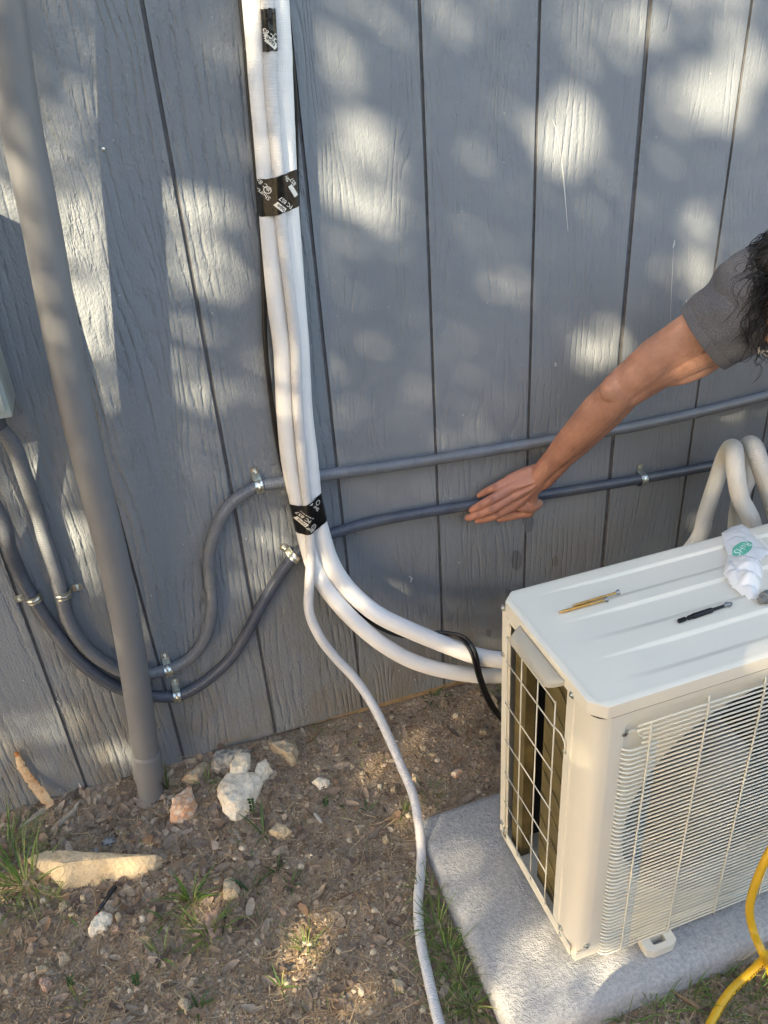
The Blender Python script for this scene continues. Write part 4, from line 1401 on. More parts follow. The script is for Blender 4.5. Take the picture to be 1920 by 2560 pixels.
def edge_dist(poly, x, y):
    d = 9
    for (x1, y1), (x2, y2) in zip(poly, poly[1:] + poly[:1]):
        ex, ey = x2 - x1, y2 - y1
        t = max(0, min(1, ((x - x1) * ex + (y - y1) * ey) / (ex * ex + ey * ey + 1e-12)))
        d = min(d, sqrt((x - x1 - t * ex) ** 2 + (y - y1 - t * ey) ** 2))
    return d
def bag():
    k = 8.507
    th = thing("plastic_bag", "crumpled translucent plastic bag with a green leaf mark on the unit", "plastic bag", tuple(P(1860, 1400, z=AT)))
    def crum(x, y, s):
        v = Vector((x * s, y * s, 2.2))
        vd = noise.voronoi(v)[0]
        return abs(vd[1] - vd[0])
    def sheet(polypx, zbase, hmax, seed, name, side=True):
        poly = [(p.x, p.y) for p in (P(1780 + a / k, 1280 + b / k, z=AT + zbase) for a, b in polypx)]
        xs = [p[0] for p in poly]; ys = [p[1] for p in poly]
        st = .0022
        bm = bmesh.new(); V = {}
        nx = int((max(xs) - min(xs)) / st) + 2; ny = int((max(ys) - min(ys)) / st) + 2
        def h(x, y):
            d = edge_dist(poly, x, y)
            e = 1 - exp(-d / .010)
            c = crum(x + seed, y, 26) * 1.0 + .15 * crum(x, y + seed, 70)
            return e * hmax * (.45 + .75 * min(1, c)) 
        for i in range(nx):
            for j in range(ny):
                x = min(xs) + i * st; y = min(ys) + j * st
                if inside(poly, x, y):
                    V[i, j] = bm.verts.new((x, y, AT + .001 + h(x, y)))
        for (i, j) in list(V):
            q = [(i, j), (i + 1, j), (i + 1, j + 1), (i, j + 1)]
            if all(a in V for a in q): bm.faces.new([V[a] for a in q])
        obj(name, bm, M['bag'], th, smooth='keep')
        return h
    up = [(190, 400), (420, 258), (650, 205), (800, 300), (890, 440), (1191, 750), (1260, 830), (1150, 900), (1060, 1000), (800, 900), (340, 880), (240, 640)]
    lo = [(330, 830), (700, 850), (1060, 960), (1130, 1150), (1090, 1450), (1000, 1720), (860, 1785), (640, 1660), (470, 1545), (370, 1420), (232, 1210), (290, 1000)]
    h1 = sheet(up, .006, .012, 1.0, "bag_flap")
    h2 = sheet(lo, .012, .030, 5.0, "bag_pouch")
    # welded edge
    bm = bmesh.new()
    tube(bm, [P(1780 + a / k, 1280 + b / k, z=AT + .009) for a, b in ((880, 440), (1040, 600), (1190, 760))], .0011, .004, 6)
    obj("bag_seam", bm, M['bag'], th, smooth=True)
    # green leaf-shaped mark with RoHS lettering
    c = P(1780 + 655 / k, 1280 + 715 / k, z=AT + .012)
    e = P(1780 + 845 / k, 1280 + 590 / k, z=AT + .012)
    d = (e - c); d.z = 0; Lh = d.length; d.normalize(); nrm = Vector((-d.y, d.x, 0))
    bm = bmesh.new(); vs = []; fs = []
    n = 24
    for i in range(n + 1):
        u = -1 + 2 * i / n
        w = .45 * (1 - abs(u) ** 2.2)
        for j in range(5): vs.append((u * Lh, w * Lh * (-1 + .5 * j)))
    for i in range(n):
        for j in range(4): fs.append([i * 5 + j, (i + 1) * 5 + j, (i + 1) * 5 + j + 1, i * 5 + j + 1])
    def place(dz):
        def f(x, y):
            p = c + d * x + nrm * y
            return Vector((p.x, p.y, AT + .0022 + dz + h1(p.x, p.y)))
        return f
    paste(bm, (vs, fs), place(0), 0)
    g_ = text_geom("RoHS", Lh * .62, bold=.00005, sub=1)
    g_ = ([(-x, -y) for x, y in g_[0]], g_[1])
    paste(bm, g_, place(.0006), 1)
    obj("leaf_mark", bm, [M['green'], M['leafwhite']], th, smooth='keep')
bag()

# ------------------------------------------------------------------ added bucket, out of view, that casts the shadow over the pad
def bucket():
    c = Vector((.375, -1.075, 0)); g = gz(c.x, c.y)
    th = thing("shade_bucket", "added orange plastic bucket, out of view, casting shade over the pad", "bucket", (c.x, c.y, g))
    bm = bmesh.new(); lathe(bm, [(0, .125), (.002, .130), (.20, .144), (.205, .152), (.215, .152), (.22, .149), (.26, .151), (.262, .146), (.20, .140), (.01, .126), (.008, .001)], axis_mat(Vector((c.x, c.y, g)), Vector((0, 0, 1)), Vector((0, 1, 0))), 40, cap=False)
    obj("bucket_body", bm, simple("orange_plastic", srgb(196, 92, 34), .5), th, smooth=True, angle=40)
    bm = bmesh.new(); tube(bm, [c + Vector((.157 * cos(a), -.157 * abs(sin(a)) * .5, g + .21 - .12 * sin(a))) for a in [pi * k / 10 for k in range(11)]], .002, .01, 8)
    obj("bail_handle", bm, M['zinc'], th, smooth=True)
bucket()
#MARK_PERSON
# ------------------------------------------------------------------ person reaching in from the right
def mat_skin():
    t = NT("skin")
    g = t.n("ShaderNodeNewGeometry")
    n1 = t.noise(g.outputs["Position"], 26, 4)
    n2 = t.noise(g.outputs["Position"], 420, 3)
    n3 = t.noise(g.outputs["Position"], 90, 3)
    c = t.ramp(n1.outputs[0], [(0.3, srgb(146, 104, 84)), (0.7, srgb(172, 128, 106))]).outputs[0]
    # the hand is redder than the arm, the upper arm paler
    sp = t.n("ShaderNodeSeparateXYZ"); t.l(g.outputs["Position"], sp.inputs[0])
    hand = t.math('SUBTRACT', 1.0, t.math('MULTIPLY', t.math('SUBTRACT', sp.outputs[0], 0.74), 9.0), clamp=True)
    c = t.mix(t.math('MULTIPLY', hand, 0.7), c, srgb(170, 116, 98))
    up = t.math('MULTIPLY', t.math('SUBTRACT', sp.outputs[0], 0.93), 9.0, clamp=True)
    c = t.mix(t.math('MULTIPLY', up, 0.7), c, srgb(188, 146, 120))
    c = t.mix(t.ramp(n3.outputs[0], [(0.55, (0, 0, 0)), (0.80, (0.45, 0.45, 0.45))]).outputs[0], c, srgb(136, 88, 68))
    for px_, py_, y_ in ((1238, 1218, -.050), (1228, 1249, -.068), (1227, 1273, -.068), (1243, 1286, -.055), (1215, 1229, -.040), (1199, 1264, -.058), (1195, 1286, -.055)):
        c_ = P(px_, py_, y=y_)
        vm = t.n("ShaderNodeVectorMath", operation='DISTANCE'); t.l(g.outputs["Position"], vm.inputs[0]); vm.inputs[1].default_value = c_
        near_ = t.math('SUBTRACT', 1.0, t.math('DIVIDE', vm.outputs["Value"], 0.0085), clamp=True)
        wr_ = t.math('MULTIPLY_ADD', t.math('SINE', t.math('MULTIPLY_ADD', sp.outputs[0], 3400.0, t.math('MULTIPLY', n3.outputs[0], 9.0))), 0.5, 0.5)
        c = t.mix(t.math('MULTIPLY', t.math('MULTIPLY', near_, 1.3), wr_, clamp=True), c, srgb(112, 70, 56))
    t.b.inputs["Subsurface Weight"].default_value = 0.12
    t.b.inputs["Subsurface Radius"].default_value = (0.01, 0.004, 0.002)
    t.b.inputs["Subsurface Scale"].default_value = 0.5
    h = t.math('ADD', n2.outputs[0], t.math('MULTIPLY', n3.outputs[0], 1.2))
    return t.set(base=c, rough=0.5, normal=t.bump(h, 0.0012))
M['skin'] = mat_skin()
M['nail'] = simple("fingernail", srgb(222, 178, 164), 0.3, var=.04)
def mat_shirt():
    t = NT("heather_jersey")
    g = t.n("ShaderNodeNewGeometry")
    n = t.noise(g.outputs["Position"], 500, 3, .7)
    n1 = t.noise(g.outputs["Position"], 20, 3)
    c = t.ramp(n.outputs[0], [(0.3, srgb(70, 70, 74)), (0.7, srgb(112, 111, 114))]).outputs[0]
    return t.set(base=c, rough=0.9, normal=t.bump(t.math('ADD', n.outputs[0], t.math('MULTIPLY', n1.outputs[0], 3)), 0.0012))
M['shirt'] = mat_shirt()
M['hair'] = simple("black_curly_hair", srgb(12, 9, 9), 0.55, var=.3, scale=60)
M['glass'] = simple("dark_lens", (0.004, 0.004, 0.005, 1), 0.08, var=0)
M['clearframe'] = simple("pale_glossy_frame", srgb(205, 200, 190), 0.15, var=.05)
M['jeans'] = simple("blue_denim", srgb(58, 68, 88), 0.85, var=.2, scale=120)
M['boot'] = simple("brown_boot", srgb(82, 62, 46), 0.6)

def blob_chain(bm, pts):
    """tapered capsule chain: list of (Vector, radius); overlapping lathes for voxel union"""
    for (a, ra), (b, rb) in zip(pts, pts[1:]):
        d = b - a; L = d.length
        if L < 1e-6: continue
        pr = []
        for k in range(7): pr.append((-ra * cos(pi / 2 * k / 6), max(ra * sin(pi / 2 * k / 6), 1e-5)))
        for k in range(7): pr.append((L + rb * sin(pi / 2 * k / 6), max(rb * cos(pi / 2 * k / 6), 1e-5)))
        lathe(bm, pr, axis_mat(a, d), 20)
def ell(bm, c, ax, ay, az, n=20):
    """ellipsoid with axis vectors"""
    rings = []
    for i in range(n + 1):
        th_ = pi * i / n
        rings.append([bm.verts.new(c + ax * (sin(th_) * cos(2 * pi * k / n)) + ay * (sin(th_) * sin(2 * pi * k / n)) + az * cos(th_)) for k in range(n)] if 0 < i < n else [bm.verts.new(c + az * cos(th_))])
    for i in range(n):
        A, B = rings[i], rings[i + 1]
        for k in range(n):
            q = (k + 1) % n
            if len(A) == 1: bm.faces.new((A[0], B[k], B[q]))
            elif len(B) == 1: bm.faces.new((A[k], B[0], A[q]))
            else: bm.faces.new((A[k], B[k], B[q], A[q]))
def voxel(bm, vs, smooth_it, name="v", adapt=0.0):
    bmesh.ops.recalc_face_normals(bm, faces=bm.faces[:])
    me = bpy.data.meshes.new(name); bm.to_mesh(me); bm.free()
    o = bpy.data.objects.new(name, me); COL.objects.link(o)
    r = o.modifiers.new("r", 'REMESH'); r.mode = 'VOXEL'; r.voxel_size = vs; r.adaptivity = adapt
    sm = o.modifiers.new("s", 'SMOOTH'); sm.factor = 0.5; sm.iterations = smooth_it
    dg = bpy.context.evaluated_depsgraph_get()
    out = bpy.data.meshes.new_from_object(o.evaluated_get(dg))
    bpy.data.objects.remove(o); bpy.data.meshes.remove(me)
    return out
HP = dict(
    wr=P(1362, 1184, y=-.058), fa=P(1452, 1084, y=-.125), el=P(1560, 972, y=-.205), ua=P(1650, 905, y=-.245), sl=P(1754, 844, y=-.285), sh=P(1905, 735, y=-.335))
def finger_pts():
    F = {}
    F['pinky'] = [((1276, 1199), -.046, .0105), ((1238, 1218), -.043, .0086), ((1215, 1229), -.033, .0077), ((1199, 1238), -.022, .0064)]
    F['ring'] = [((1276, 1220), -.056, .0118), ((1228, 1249), -.060, .0097), ((1199, 1264), -.050, .0086), ((1180, 1275), -.038, .0073)]
    F['middle'] = [((1276, 1243), -.058, .0120), ((1227, 1273), -.060, .0098), ((1195, 1286), -.047, .0088), ((1171, 1294), -.034, .0075)]
    F['index'] = [((1280, 1264), -.050, .0118), ((1243, 1286), -.047, .0095), ((1216, 1296), -.036, .0086), ((1195, 1301), -.024, .0072)]
    return {k: [(P(a[0], a[1], y=y), r) for a, y, r in v] for k, v in F.items()}
def build_person():
    th = thing("person", "person in a grey t-shirt reaching an arm across to press a hand on the wall", "person", (1.75, -.35, gz(1.75, -.35)))
    F = finger_pts()
    bm = bmesh.new()
    for k, v in F.items():
        blob_chain(bm, v)
        # knuckle bulges at PIP and DIP
        blob_chain(bm, [(v[1][0] + Vector((0, -.0012, .0004)), v[1][1] * .98), (v[1][0] + Vector((.003, -.0010, .001)), v[1][1] * .96)])
    wr = HP['wr']
    # metacarpals
    offs = {'pinky': (Vector((.000, -.001, .016)), .0150), 'ring': (Vector((-.002, -.006, .006)), .0155), 'middle': (Vector((-.001, -.007, -.005)), .0155), 'index': (Vector((.003, -.003, -.015)), .0150)}
    for k, (o_, r) in offs.items():
        a = wr + o_ + Vector((-.012, .004, -.006))
        b, rb = F[k][0]
        blob_chain(bm, [(a, r), (a.lerp(b, .55) + Vector((0, .001, 0)), .0142), (b + Vector((0, .001, 0)), rb * 1.08)])
    # tendons
    for k in ('ring', 'middle', 'index', 'pinky'):
        a = wr + offs[k][0] * .5 + Vector((-.01, -.012, -.004)); b = F[k][0][0] + Vector((0, -F[k][0][1] * .62, .001))
        blob_chain(bm, [(a, .0025), (a.lerp(b, .5) + Vector((0, -.0046, .001)), .0028), (b, .0040)])
    # thumb tucked beneath the palm, its side showing along the lower edge
    t0 = wr + Vector((-.026, .002, -.026))
    ell(bm, P(1308, 1214, y=-.054), Vector((.034, 0, 0)), Vector((0, .0165, 0)), Vector((-.006, 0, .022)))
    tp = [(t0, .0150), (P(1322, 1278, y=-.038), .0132), (P(1282, 1287, y=-.026), .0108), (P(1250, 1296, y=-.016), .0085)]
    blob_chain(bm, tp)
    ell(bm, P(1322, 1262, y=-.046), Vector((.032, 0, 0)), Vector((0, .015, 0)), Vector((-.006, 0, .017)))
    ell(bm, P(1322, 1230, y=-.050), Vector((.018, 0, 0)), Vector((0, .014, 0)), Vector((0, 0, .018)))
    # wrist and forearm: two bones side by side, flattened
    def limb(a, b, ra, rb, wide, n=6):
        d = (b - a).normalized()
        side = d.cross(Vector((0.25, -1, .35))).normalized()
        for s_ in (-1, 1):
            blob_chain(bm, [(a + side * (s_ * wide[0]), ra), (b + side * (s_ * wide[1]), rb)])
    fa, el, ua, sl_, sh = HP['fa'], HP['el'], HP['ua'], HP['sl'], HP['sh']
    w2 = wr.lerp(fa, .35)
    limb(wr + Vector((-.012, 0, -.012)), w2, .0190, .0215, (.0105, .0105))
    limb(w2, wr.lerp(fa, .8), .0215, .0290, (.0105, .0090))
    limb(wr.lerp(fa, .8), fa.lerp(el, .55), .0290, .0350, (.0090, .0075))
    limb(fa.lerp(el, .55), el, .0350, .0325, (.0075, .0060))
    limb(el, ua, .0325, .0365, (.0060, .010))
    limb(ua, sl_, .0365, .0395, (.010, .013))
    limb(sl_, sh, .0395, .0400, (.013, .012))
    # elbow point, brachioradialis, ulna head, triceps sag
    ell(bm, P(1545, 966, y=-.208), Vector((.030, 0, .016)), Vector((0, .026, 0)), Vector((-.012, 0, .024)))
    ell(bm, P(1510, 1040, y=-.150), Vector((.030, -.01, .018)), Vector((0, .024, 0)), Vector((-.014, 0, .024)))
    ell(bm, wr + Vector((.020, -.016, .026)), Vector((.010, 0, 0)), Vector((0, .009, 0)), Vector((0, 0, .010)))
    ell(bm, P(1722, 905, y=-.262), Vector((.060, -.02, .030)), Vector((0, .035, 0)), Vector((-.02, 0, .030)))
    # shoulder joins the trunk, neck, head
    hc = P(2046, 742, y=-.39)
    neck = Vector((1.30, -.36, .985))
    shL = Vector((1.42, -.52, 1.00))
    chest = Vector((1.36, -.36, .86)); belly = Vector((1.52, -.34, .66)); pel = Vector((1.68, -.34, .50))
    blob_chain(bm, [(sh, .050), (chest + Vector((-.05, .03, .05)), .085), (chest, .115), (belly, .115), (pel, .125)])
    blob_chain(bm, [(shL, .055), (chest + Vector((.03, -.08, .03)), .08)])
    blob_chain(bm, [(chest + Vector((-.02, 0, .06)), .062), (neck, .055), (hc, .055)])
    # other arm resting on the thigh
    e2 = Vector((1.56, -.62, .78)); w_2 = Vector((1.62, -.60, .53))
    blob_chain(bm, [(shL, .050), (e2, .040), (w_2, .028), (w_2 + Vector((.01, .01, -.06)), .024)])
    for k in range(4):
        b0 = w_2 + Vector((-.02 + .014 * k, .0, -.08)); blob_chain(bm, [(b0, .009), (b0 + Vector((-.004, .02, -.035)), .008), (b0 + Vector((-.004, .045, -.045)), .007)])
    blob_chain(bm, [(w_2 + Vector((-.02, .02, -.05)), .011), (w_2 + Vector((-.045, .04, -.085)), .009)])
    # head: skull, jaw, nose, ear, brow; the face looks down and left
    fd = Vector((-.50, -.42, -.76)).normalized()              # where the face looks
    upv = Vector((-.42, .10, .60)); upv = (upv - fd * upv.dot(fd)).normalized()   # towards the crown
    sd = fd.cross(upv).normalized()
    ell(bm, hc, fd * .098, sd * .078, upv * .108, 24)
    ell(bm, hc + fd * .040 - upv * .070, fd * .055, sd * .052, upv * .050, 20)
    blob_chain(bm, [(hc + fd * .088 + upv * .020, .009), (hc + fd * .112 - upv * .022, .013)])
    for s_ in (-1, 1):
        blob_chain(bm, [(hc + fd * .105 - upv * .026 + sd * (s_ * .010), .0075), (hc + fd * .098 - upv * .026 + sd * (s_ * .014), .008)])
        ell(bm, hc + sd * (s_ * .080) - upv * .012 - fd * .005, fd * .018, sd * .008, upv * .030, 12)
        blob_chain(bm, [(hc + fd * .088 + upv * .030 + sd * (s_ * .012), .009), (hc + fd * .075 + upv * .032 + sd * (s_ * .042), .009)])
        ell(bm, hc + fd * .078 - upv * .025 + sd * (s_ * .038), fd * .016, sd * .02, upv * .018, 12)
    blob_chain(bm, [(hc + fd * .092 - upv * .058 - sd * .020, .007), (hc + fd * .098 - upv * .056, .008), (hc + fd * .092 - upv * .058 + sd * .020, .007)])
    blob_chain(bm, [(hc + fd * .090 - upv * .070 - sd * .014, .008), (hc + fd * .094 - upv * .070, .009), (hc + fd * .090 - upv * .070 + sd * .014, .008)])
    ell(bm, hc + fd * .080 - upv * .098, fd * .020, sd * .022, upv * .018, 12)
    # legs: kneeling
    hipL, hipR = pel + Vector((.05, -.10, -.02)), pel + Vector((0, .08, -.03))
    kL, kR = Vector((1.58, -.66, .42)), Vector((1.50, -.24, gz(1.5, -.24) + .075))
    aL, aR = Vector((1.66, -.66, gz(1.66, -.66) + .06)), Vector((1.86, -.22, gz(1.86, -.22) + .06))
    # veins on the back of the hand
    for pts_ in ([(1352, 1196), (1325, 1204), (1300, 1216), (1284, 1232)], [(1350, 1210), (1322, 1226), (1300, 1236)]):
        blob_chain(bm, [(P(x_, y_, y=-.0722 + .00016 * (1352 - x_)), .0030) for x_, y_ in pts_])
    body_me = voxel(bm, .0016, 9, "person_body")
    body_me.polygons.foreach_set("use_smooth", [True] * len(body_me.polygons))
    body = link_mesh("body", body_me, M['skin'], th)
    # nails
    for k, v in F.items():
        tip, r = v[3]; dip = v[2][0]
        d = (tip - dip).normalized()
        c = tip + d * (r * .05) + Vector((0, -r * .93, r * .34))
        n_ = Vector((0, -1, .35)); n_ = (n_ - d * n_.dot(d)).normalized(); s_ = d.cross(n_)
        b2 = bmesh.new()
        ell(b2, c, d * (r * .95), s_ * (r * .66), n_ * (r * .20), 14)
        obj("fingernail", b2, M['nail'], th, smooth=True)
    # shirt sleeve + torso, as an offset shell
    bm = bmesh.new()
    def shell_chain(pts): blob_chain(bm, pts)
    side = (sh - sl_).normalized().cross(Vector((.25, -1, .35))).normalized()
    shell_chain([(sh, .077), (chest + Vector((-.05, .03, .05)), .098), (chest, .128), (belly, .130), (pel + Vector((.02, 0, .02)), .138)])
    shell_chain([(shL, .068), (chest + Vector((.03, -.08, .03)), .095)])
    shell_chain([(shL, .062), (shL.lerp(e2, .6), .054)])
    shirt_me = voxel(bm, .005, 5, "shirt")
    shirt_me.polygons.foreach_set("use_smooth", [True] * len(shirt_me.polygons))
    link_mesh("shirt", shirt_me, M['shirt'], th)
    # visible sleeve: swept elliptical cuff, open at the hem
    bm = bmesh.new()
    hem_c = P(1764, 852, y=-.285); 
    dirn = (P(1905, 735, y=-.335) - hem_c)
    L = dirn.length; dn = dirn.normalized()
    s1 = dn.cross(Vector((.30, -1, .30))).normalized()          # across the arm, in view
    s2 = s1.cross(dn).normalized()
    n1, n2 = 60, 64
    g_ = []
    for i in range(n1 + 1):
        t_ = i / n1
        row = []
        for k in range(n2):
            a = 2 * pi * k / n2
            ra = .0655 + .0085 * t_ ; rb = .060 + .012 * t_
            fold = .0040 * noise.noise(Vector((cos(a) * 2.0, sin(a) * 2.0, t_ * 3))) + .0026 * sin(11 * t_ + 3 * a) * t_ + .0016 * sin(3 * a + 1)
            stitch = -.0018 if abs(t_ - .17) < .012 else (-.0008 if abs(t_ - .21) < .010 else 0)
            c = hem_c + dn * (L * t_ * 1.05) - s1 * (.004 * (1 - t_))
            # slanted hem
            c = c + dn * (-.012 * cos(a) * (1 - t_))
            row.append(bm.verts.new(c + s1 * (cos(a) * (ra + fold + stitch)) + s2 * (sin(a) * (rb + fold + stitch))))
        g_.append(row)
    inner = []
    for i in (0, 6, 12):
        row = []
        for k in range(n2):
            v = g_[i][k].co; c = hem_c + dn * (L * i / n1 * 1.05) - s1 * (.004 * (1 - i / n1))
            row.append(bm.verts.new(v + (c - v).normalized() * .0022))
        inner.append(row)
    for i in range(n1):
        for k in range(n2): bm.faces.new((g_[i][k], g_[i][(k + 1) % n2], g_[i + 1][(k + 1) % n2], g_[i + 1][k]))
    for k in range(n2): bm.faces.new((g_[0][k], inner[0][k], inner[0][(k + 1) % n2], g_[0][(k + 1) % n2]))
    for i in range(2):
        for k in range(n2): bm.faces.new((inner[i][k], inner[i + 1][k], inner[i + 1][(k + 1) % n2], inner[i][(k + 1) % n2]))
    obj("sleeve", bm, M['shirt'], th, smooth=True)
    # trousers and boots
    bm = bmesh.new()
    blob_chain(bm, [(pel + Vector((.01, 0, 0)), .136), (hipL, .112), (kL, .074), (aL + Vector((0, 0, .05)), .056)])
    blob_chain(bm, [(pel, .134), (hipR, .112), (kR, .070), (aR, .055)])
    tm = voxel(bm, .007, 3, "trousers")
    tm.polygons.foreach_set("use_smooth", [True] * len(tm.polygons))
    link_mesh("trousers", tm, M['jeans'], th)
    for a_, d_ in ((aL, Vector((-1, -.1, 0))), (aR, Vector((.55, 0, -.6)))):
        b2 = bmesh.new()
        d_.normalize()
        blob_chain(b2, [(a_, .056), (a_ + Vector((0, 0, -.015)) + d_ * .06, .046), (a_ + Vector((0, 0, -.02)) + d_ * .14, .040)])
        bme = voxel(b2, .006, 3, "boot"); bme.polygons.foreach_set("use_smooth", [True] * len(bme.polygons))
        link_mesh("boot", bme, M['boot'], th)
    # hair: cap plus many curly strands
    bm = bmesh.new()
    rnd = random.Random(5)
    ell(bm, hc - fd * .022 + upv * .012, fd * .092, sd * .092, upv * .112, 24)
    for v in bm.verts: v.co += (v.co - hc).normalized() * (.008 * noise.noise(v.co * 40))
    def strand(p0, dirs, L, curl, r=.0007):
        pts = [p0]; p = p0.copy(); ph = rnd.uniform(0, 6.3)
        a1 = dirs.orthogonal().normalized(); a2 = dirs.cross(a1).normalized()
        n = 12
        for i in range(1, n + 1):
            t_ = i / n
            g = Vector((0, 0, -1)) * (t_ * .55)
            p = p + (dirs + g).normalized() * (L / n)
            dd = p - hc
            if dd.length > .126: p = hc + dd * (.126 / dd.length)
            pts.append(p + (a1 * cos(ph + t_ * curl) + a2 * sin(ph + t_ * curl)) * (.006 * min(1, t_ * 3)))
        tube(bm, pts, r, L / 12, 3, rf=lambda s, r: r * max(.25, 1 - s / L * .7))
    for i in range(5200):
        v = Vector((rnd.gauss(0, 1), rnd.gauss(0, 1), rnd.gauss(0, 1))).normalized()
        if v.dot(fd) > .62 and v.dot(upv) < .55: continue
        if v.dot(upv) < -.55: continue
        q = hc - fd * .022 + upv * .012 + fd * (v.dot(fd) * .090) + sd * (v.dot(sd) * .091) + upv * (v.dot(upv) * .110)
        tang = (Vector((rnd.gauss(0, .5), rnd.gauss(0, .5), rnd.gauss(0, .5) - 1.3)) + v * .25 + sd * .3).normalized()
        strand(q, tang, rnd.uniform(.04, .10), rnd.uniform(5, 12), rnd.uniform(.0007, .0013))
    # loose curls hanging in front of the sleeve
    for px, py, ex, ey in ((1895, 640, 1838, 672), (1890, 660, 1822, 740), (1880, 690, 1812, 800), (1892, 720, 1850, 905), (1886, 770, 1832, 860), (1900, 800, 1846, 920), (1905, 860, 1886, 950), (1900, 830, 1898, 915), (1893, 610, 1868, 640), (1900, 690, 1840, 690)):
        a = P(px, py, y=-.45); b = P(ex, ey, y=-.44)
        L_ = (b - a).length
        pts = [a.lerp(b, i / 8) + CR * (.007 * sin(i * 1.1 + px)) + CU * (.006 * cos(i * 1.3 + py)) for i in range(9)]
        tube(bm, pts, .00055, .003, 5, rf=lambda s, r: r * max(.4, 1 - s / L_ * .5))
        pts = [p + CR * .002 + CU * (.003 * sin(i * .9)) for i, p in enumerate(pts)]
        tube(bm, pts, .0004, .003, 5)
    obj("hair", bm, M['hair'], th, smooth=True)
    # sunglasses
    bm = bmesh.new()
    for s_ in (-1, 1):
        c = hc + fd * .098 + upv * .006 + sd * (s_ * .033)
        w_ = (fd * .95 + sd * (s_ * .3)).normalized(); h_ = upv; x_ = h_.cross(w_).normalized()
        pts = []
        for k in range(25):
            a = 2 * pi * k / 24
            pts.append(c + x_ * (.030 * max(-1, min(1, 1.15 * cos(a)))) + h_ * (.021 * sin(a)))
        tube(bm, pts, .0016, .003, 8)
    for s_ in (-1, 1):
        a = hc + fd * .092 + upv * .016 + sd * (s_ * .064); b = hc + sd * (s_ * .086) + upv * .010
        tube(bm, [a, a.lerp(b, .5) + sd * (s_ * .004), b, b - fd * .03 - upv * .01], .0019, .005, 8)
    tube(bm, [hc + fd * .106 + upv * .010 - sd * .006, hc + fd * .110 + upv * .012, hc + fd * .106 + upv * .010 + sd * .006], .0016, .003, 8)
    gl = obj("sunglasses", bm, M['clearframe'], th, smooth=True)
    for s_ in (-1, 1):
        b2 = bmesh.new()
        c = hc + fd * .098 + upv * .006 + sd * (s_ * .033)
        w_ = (fd * .95 + sd * (s_ * .3)).normalized(); x_ = upv.cross(w_).normalized()
        ell(b2, c, x_ * .030, w_ * .0016, upv * .0205, 16)
        obj("lens", b2, M['glass'], gl, smooth=True)
build_person()
# ------------------------------------------------------------------ stones
def fract(p, s, seed):
    return noise.noise(p * s + Vector((seed, 0, 0))) + .5 * noise.noise(p * s * 2.1 + Vector((0, seed, 0))) + .25 * noise.noise(p * s * 4.3)
def rock_hull(outlines, hs, seed, amp, sub=4, top=.72):
    """union of lobes given by photo outlines lying on the ground"""
    bmo = bmesh.new()
    rnd = random.Random(seed)
    for out, h in zip(outlines, hs):
        b = bmesh.new()
        pts = [G(x, y) for x, y in out]
        c = sum(pts, Vector()) / len(pts)
        gzc = min(p.z for p in pts)
        for p in pts:
            b.verts.new((p.x, p.y, gzc - .01))
            b.verts.new((p.x, p.y, p.z + h * rnd.uniform(.25, .55)))
            q = c.lerp(p, top)
            b.verts.new((q.x, q.y - 0.0, c.z + h * rnd.uniform(.82, 1.08)))
        r = bmesh.ops.convex_hull(b, input=b.verts[:])
        bmesh.ops.delete(b, geom=list({g for g in r['geom_interior'] + r['geom_unused'] if isinstance(g, bmesh.types.BMVert)}), context='VERTS')
        bmesh.ops.triangulate(b, faces=b.faces[:])
        size = max((p - c).length for p in pts)
        for it in range(5):
            L = size * (.5, .28, .16, .09, .06)[it]
            es = [e for e in b.edges if e.calc_length() > L]
            if not es or len(b.verts) > 5000: break
            bmesh.ops.subdivide_edges(b, edges=es, cuts=1, use_grid_fill=False)
            bmesh.ops.triangulate(b, faces=b.faces[:])
        b.normal_update()
        for v in b.verts:
            v.co += v.normal * (amp * size * fract(v.co, 1.3 / size, seed) + .05 * size * noise.noise(v.co * (5 / size)))
        me = bpy.data.meshes.new("r"); b.to_mesh(me); b.free(); bmo.from_mesh(me); bpy.data.meshes.remove(me)
    return bmo
k5 = 3.6867
def o5(l): return [(x / k5, 1850 + y / k5) for x, y in l]
def o6(l): return [(430 + x / 3.53, 1850 + y / 3.53) for x, y in l]
def o7(l): return [(x / k5, 2200 + y / k5) for x, y in l]
def o8(l): return [(430 + x / 3.53, 2200 + y / 3.53) for x, y in l]
def o9(l): return [(880 + x / k5, 1500 + y / k5) for x, y in l]
def o10(l): return [(900 + x / 3.95, 2000 + y / 3.95) for x, y in l]
def rock(label, mat, outs, hs, seed, amp=.16, top=.72, group=None):
    bm = rock_hull(outs, hs, seed, amp * .8, top=top)
    o = obj("rock", bm, M[mat], smooth=True, angle=22)
    tag(o, label, "rock", group)
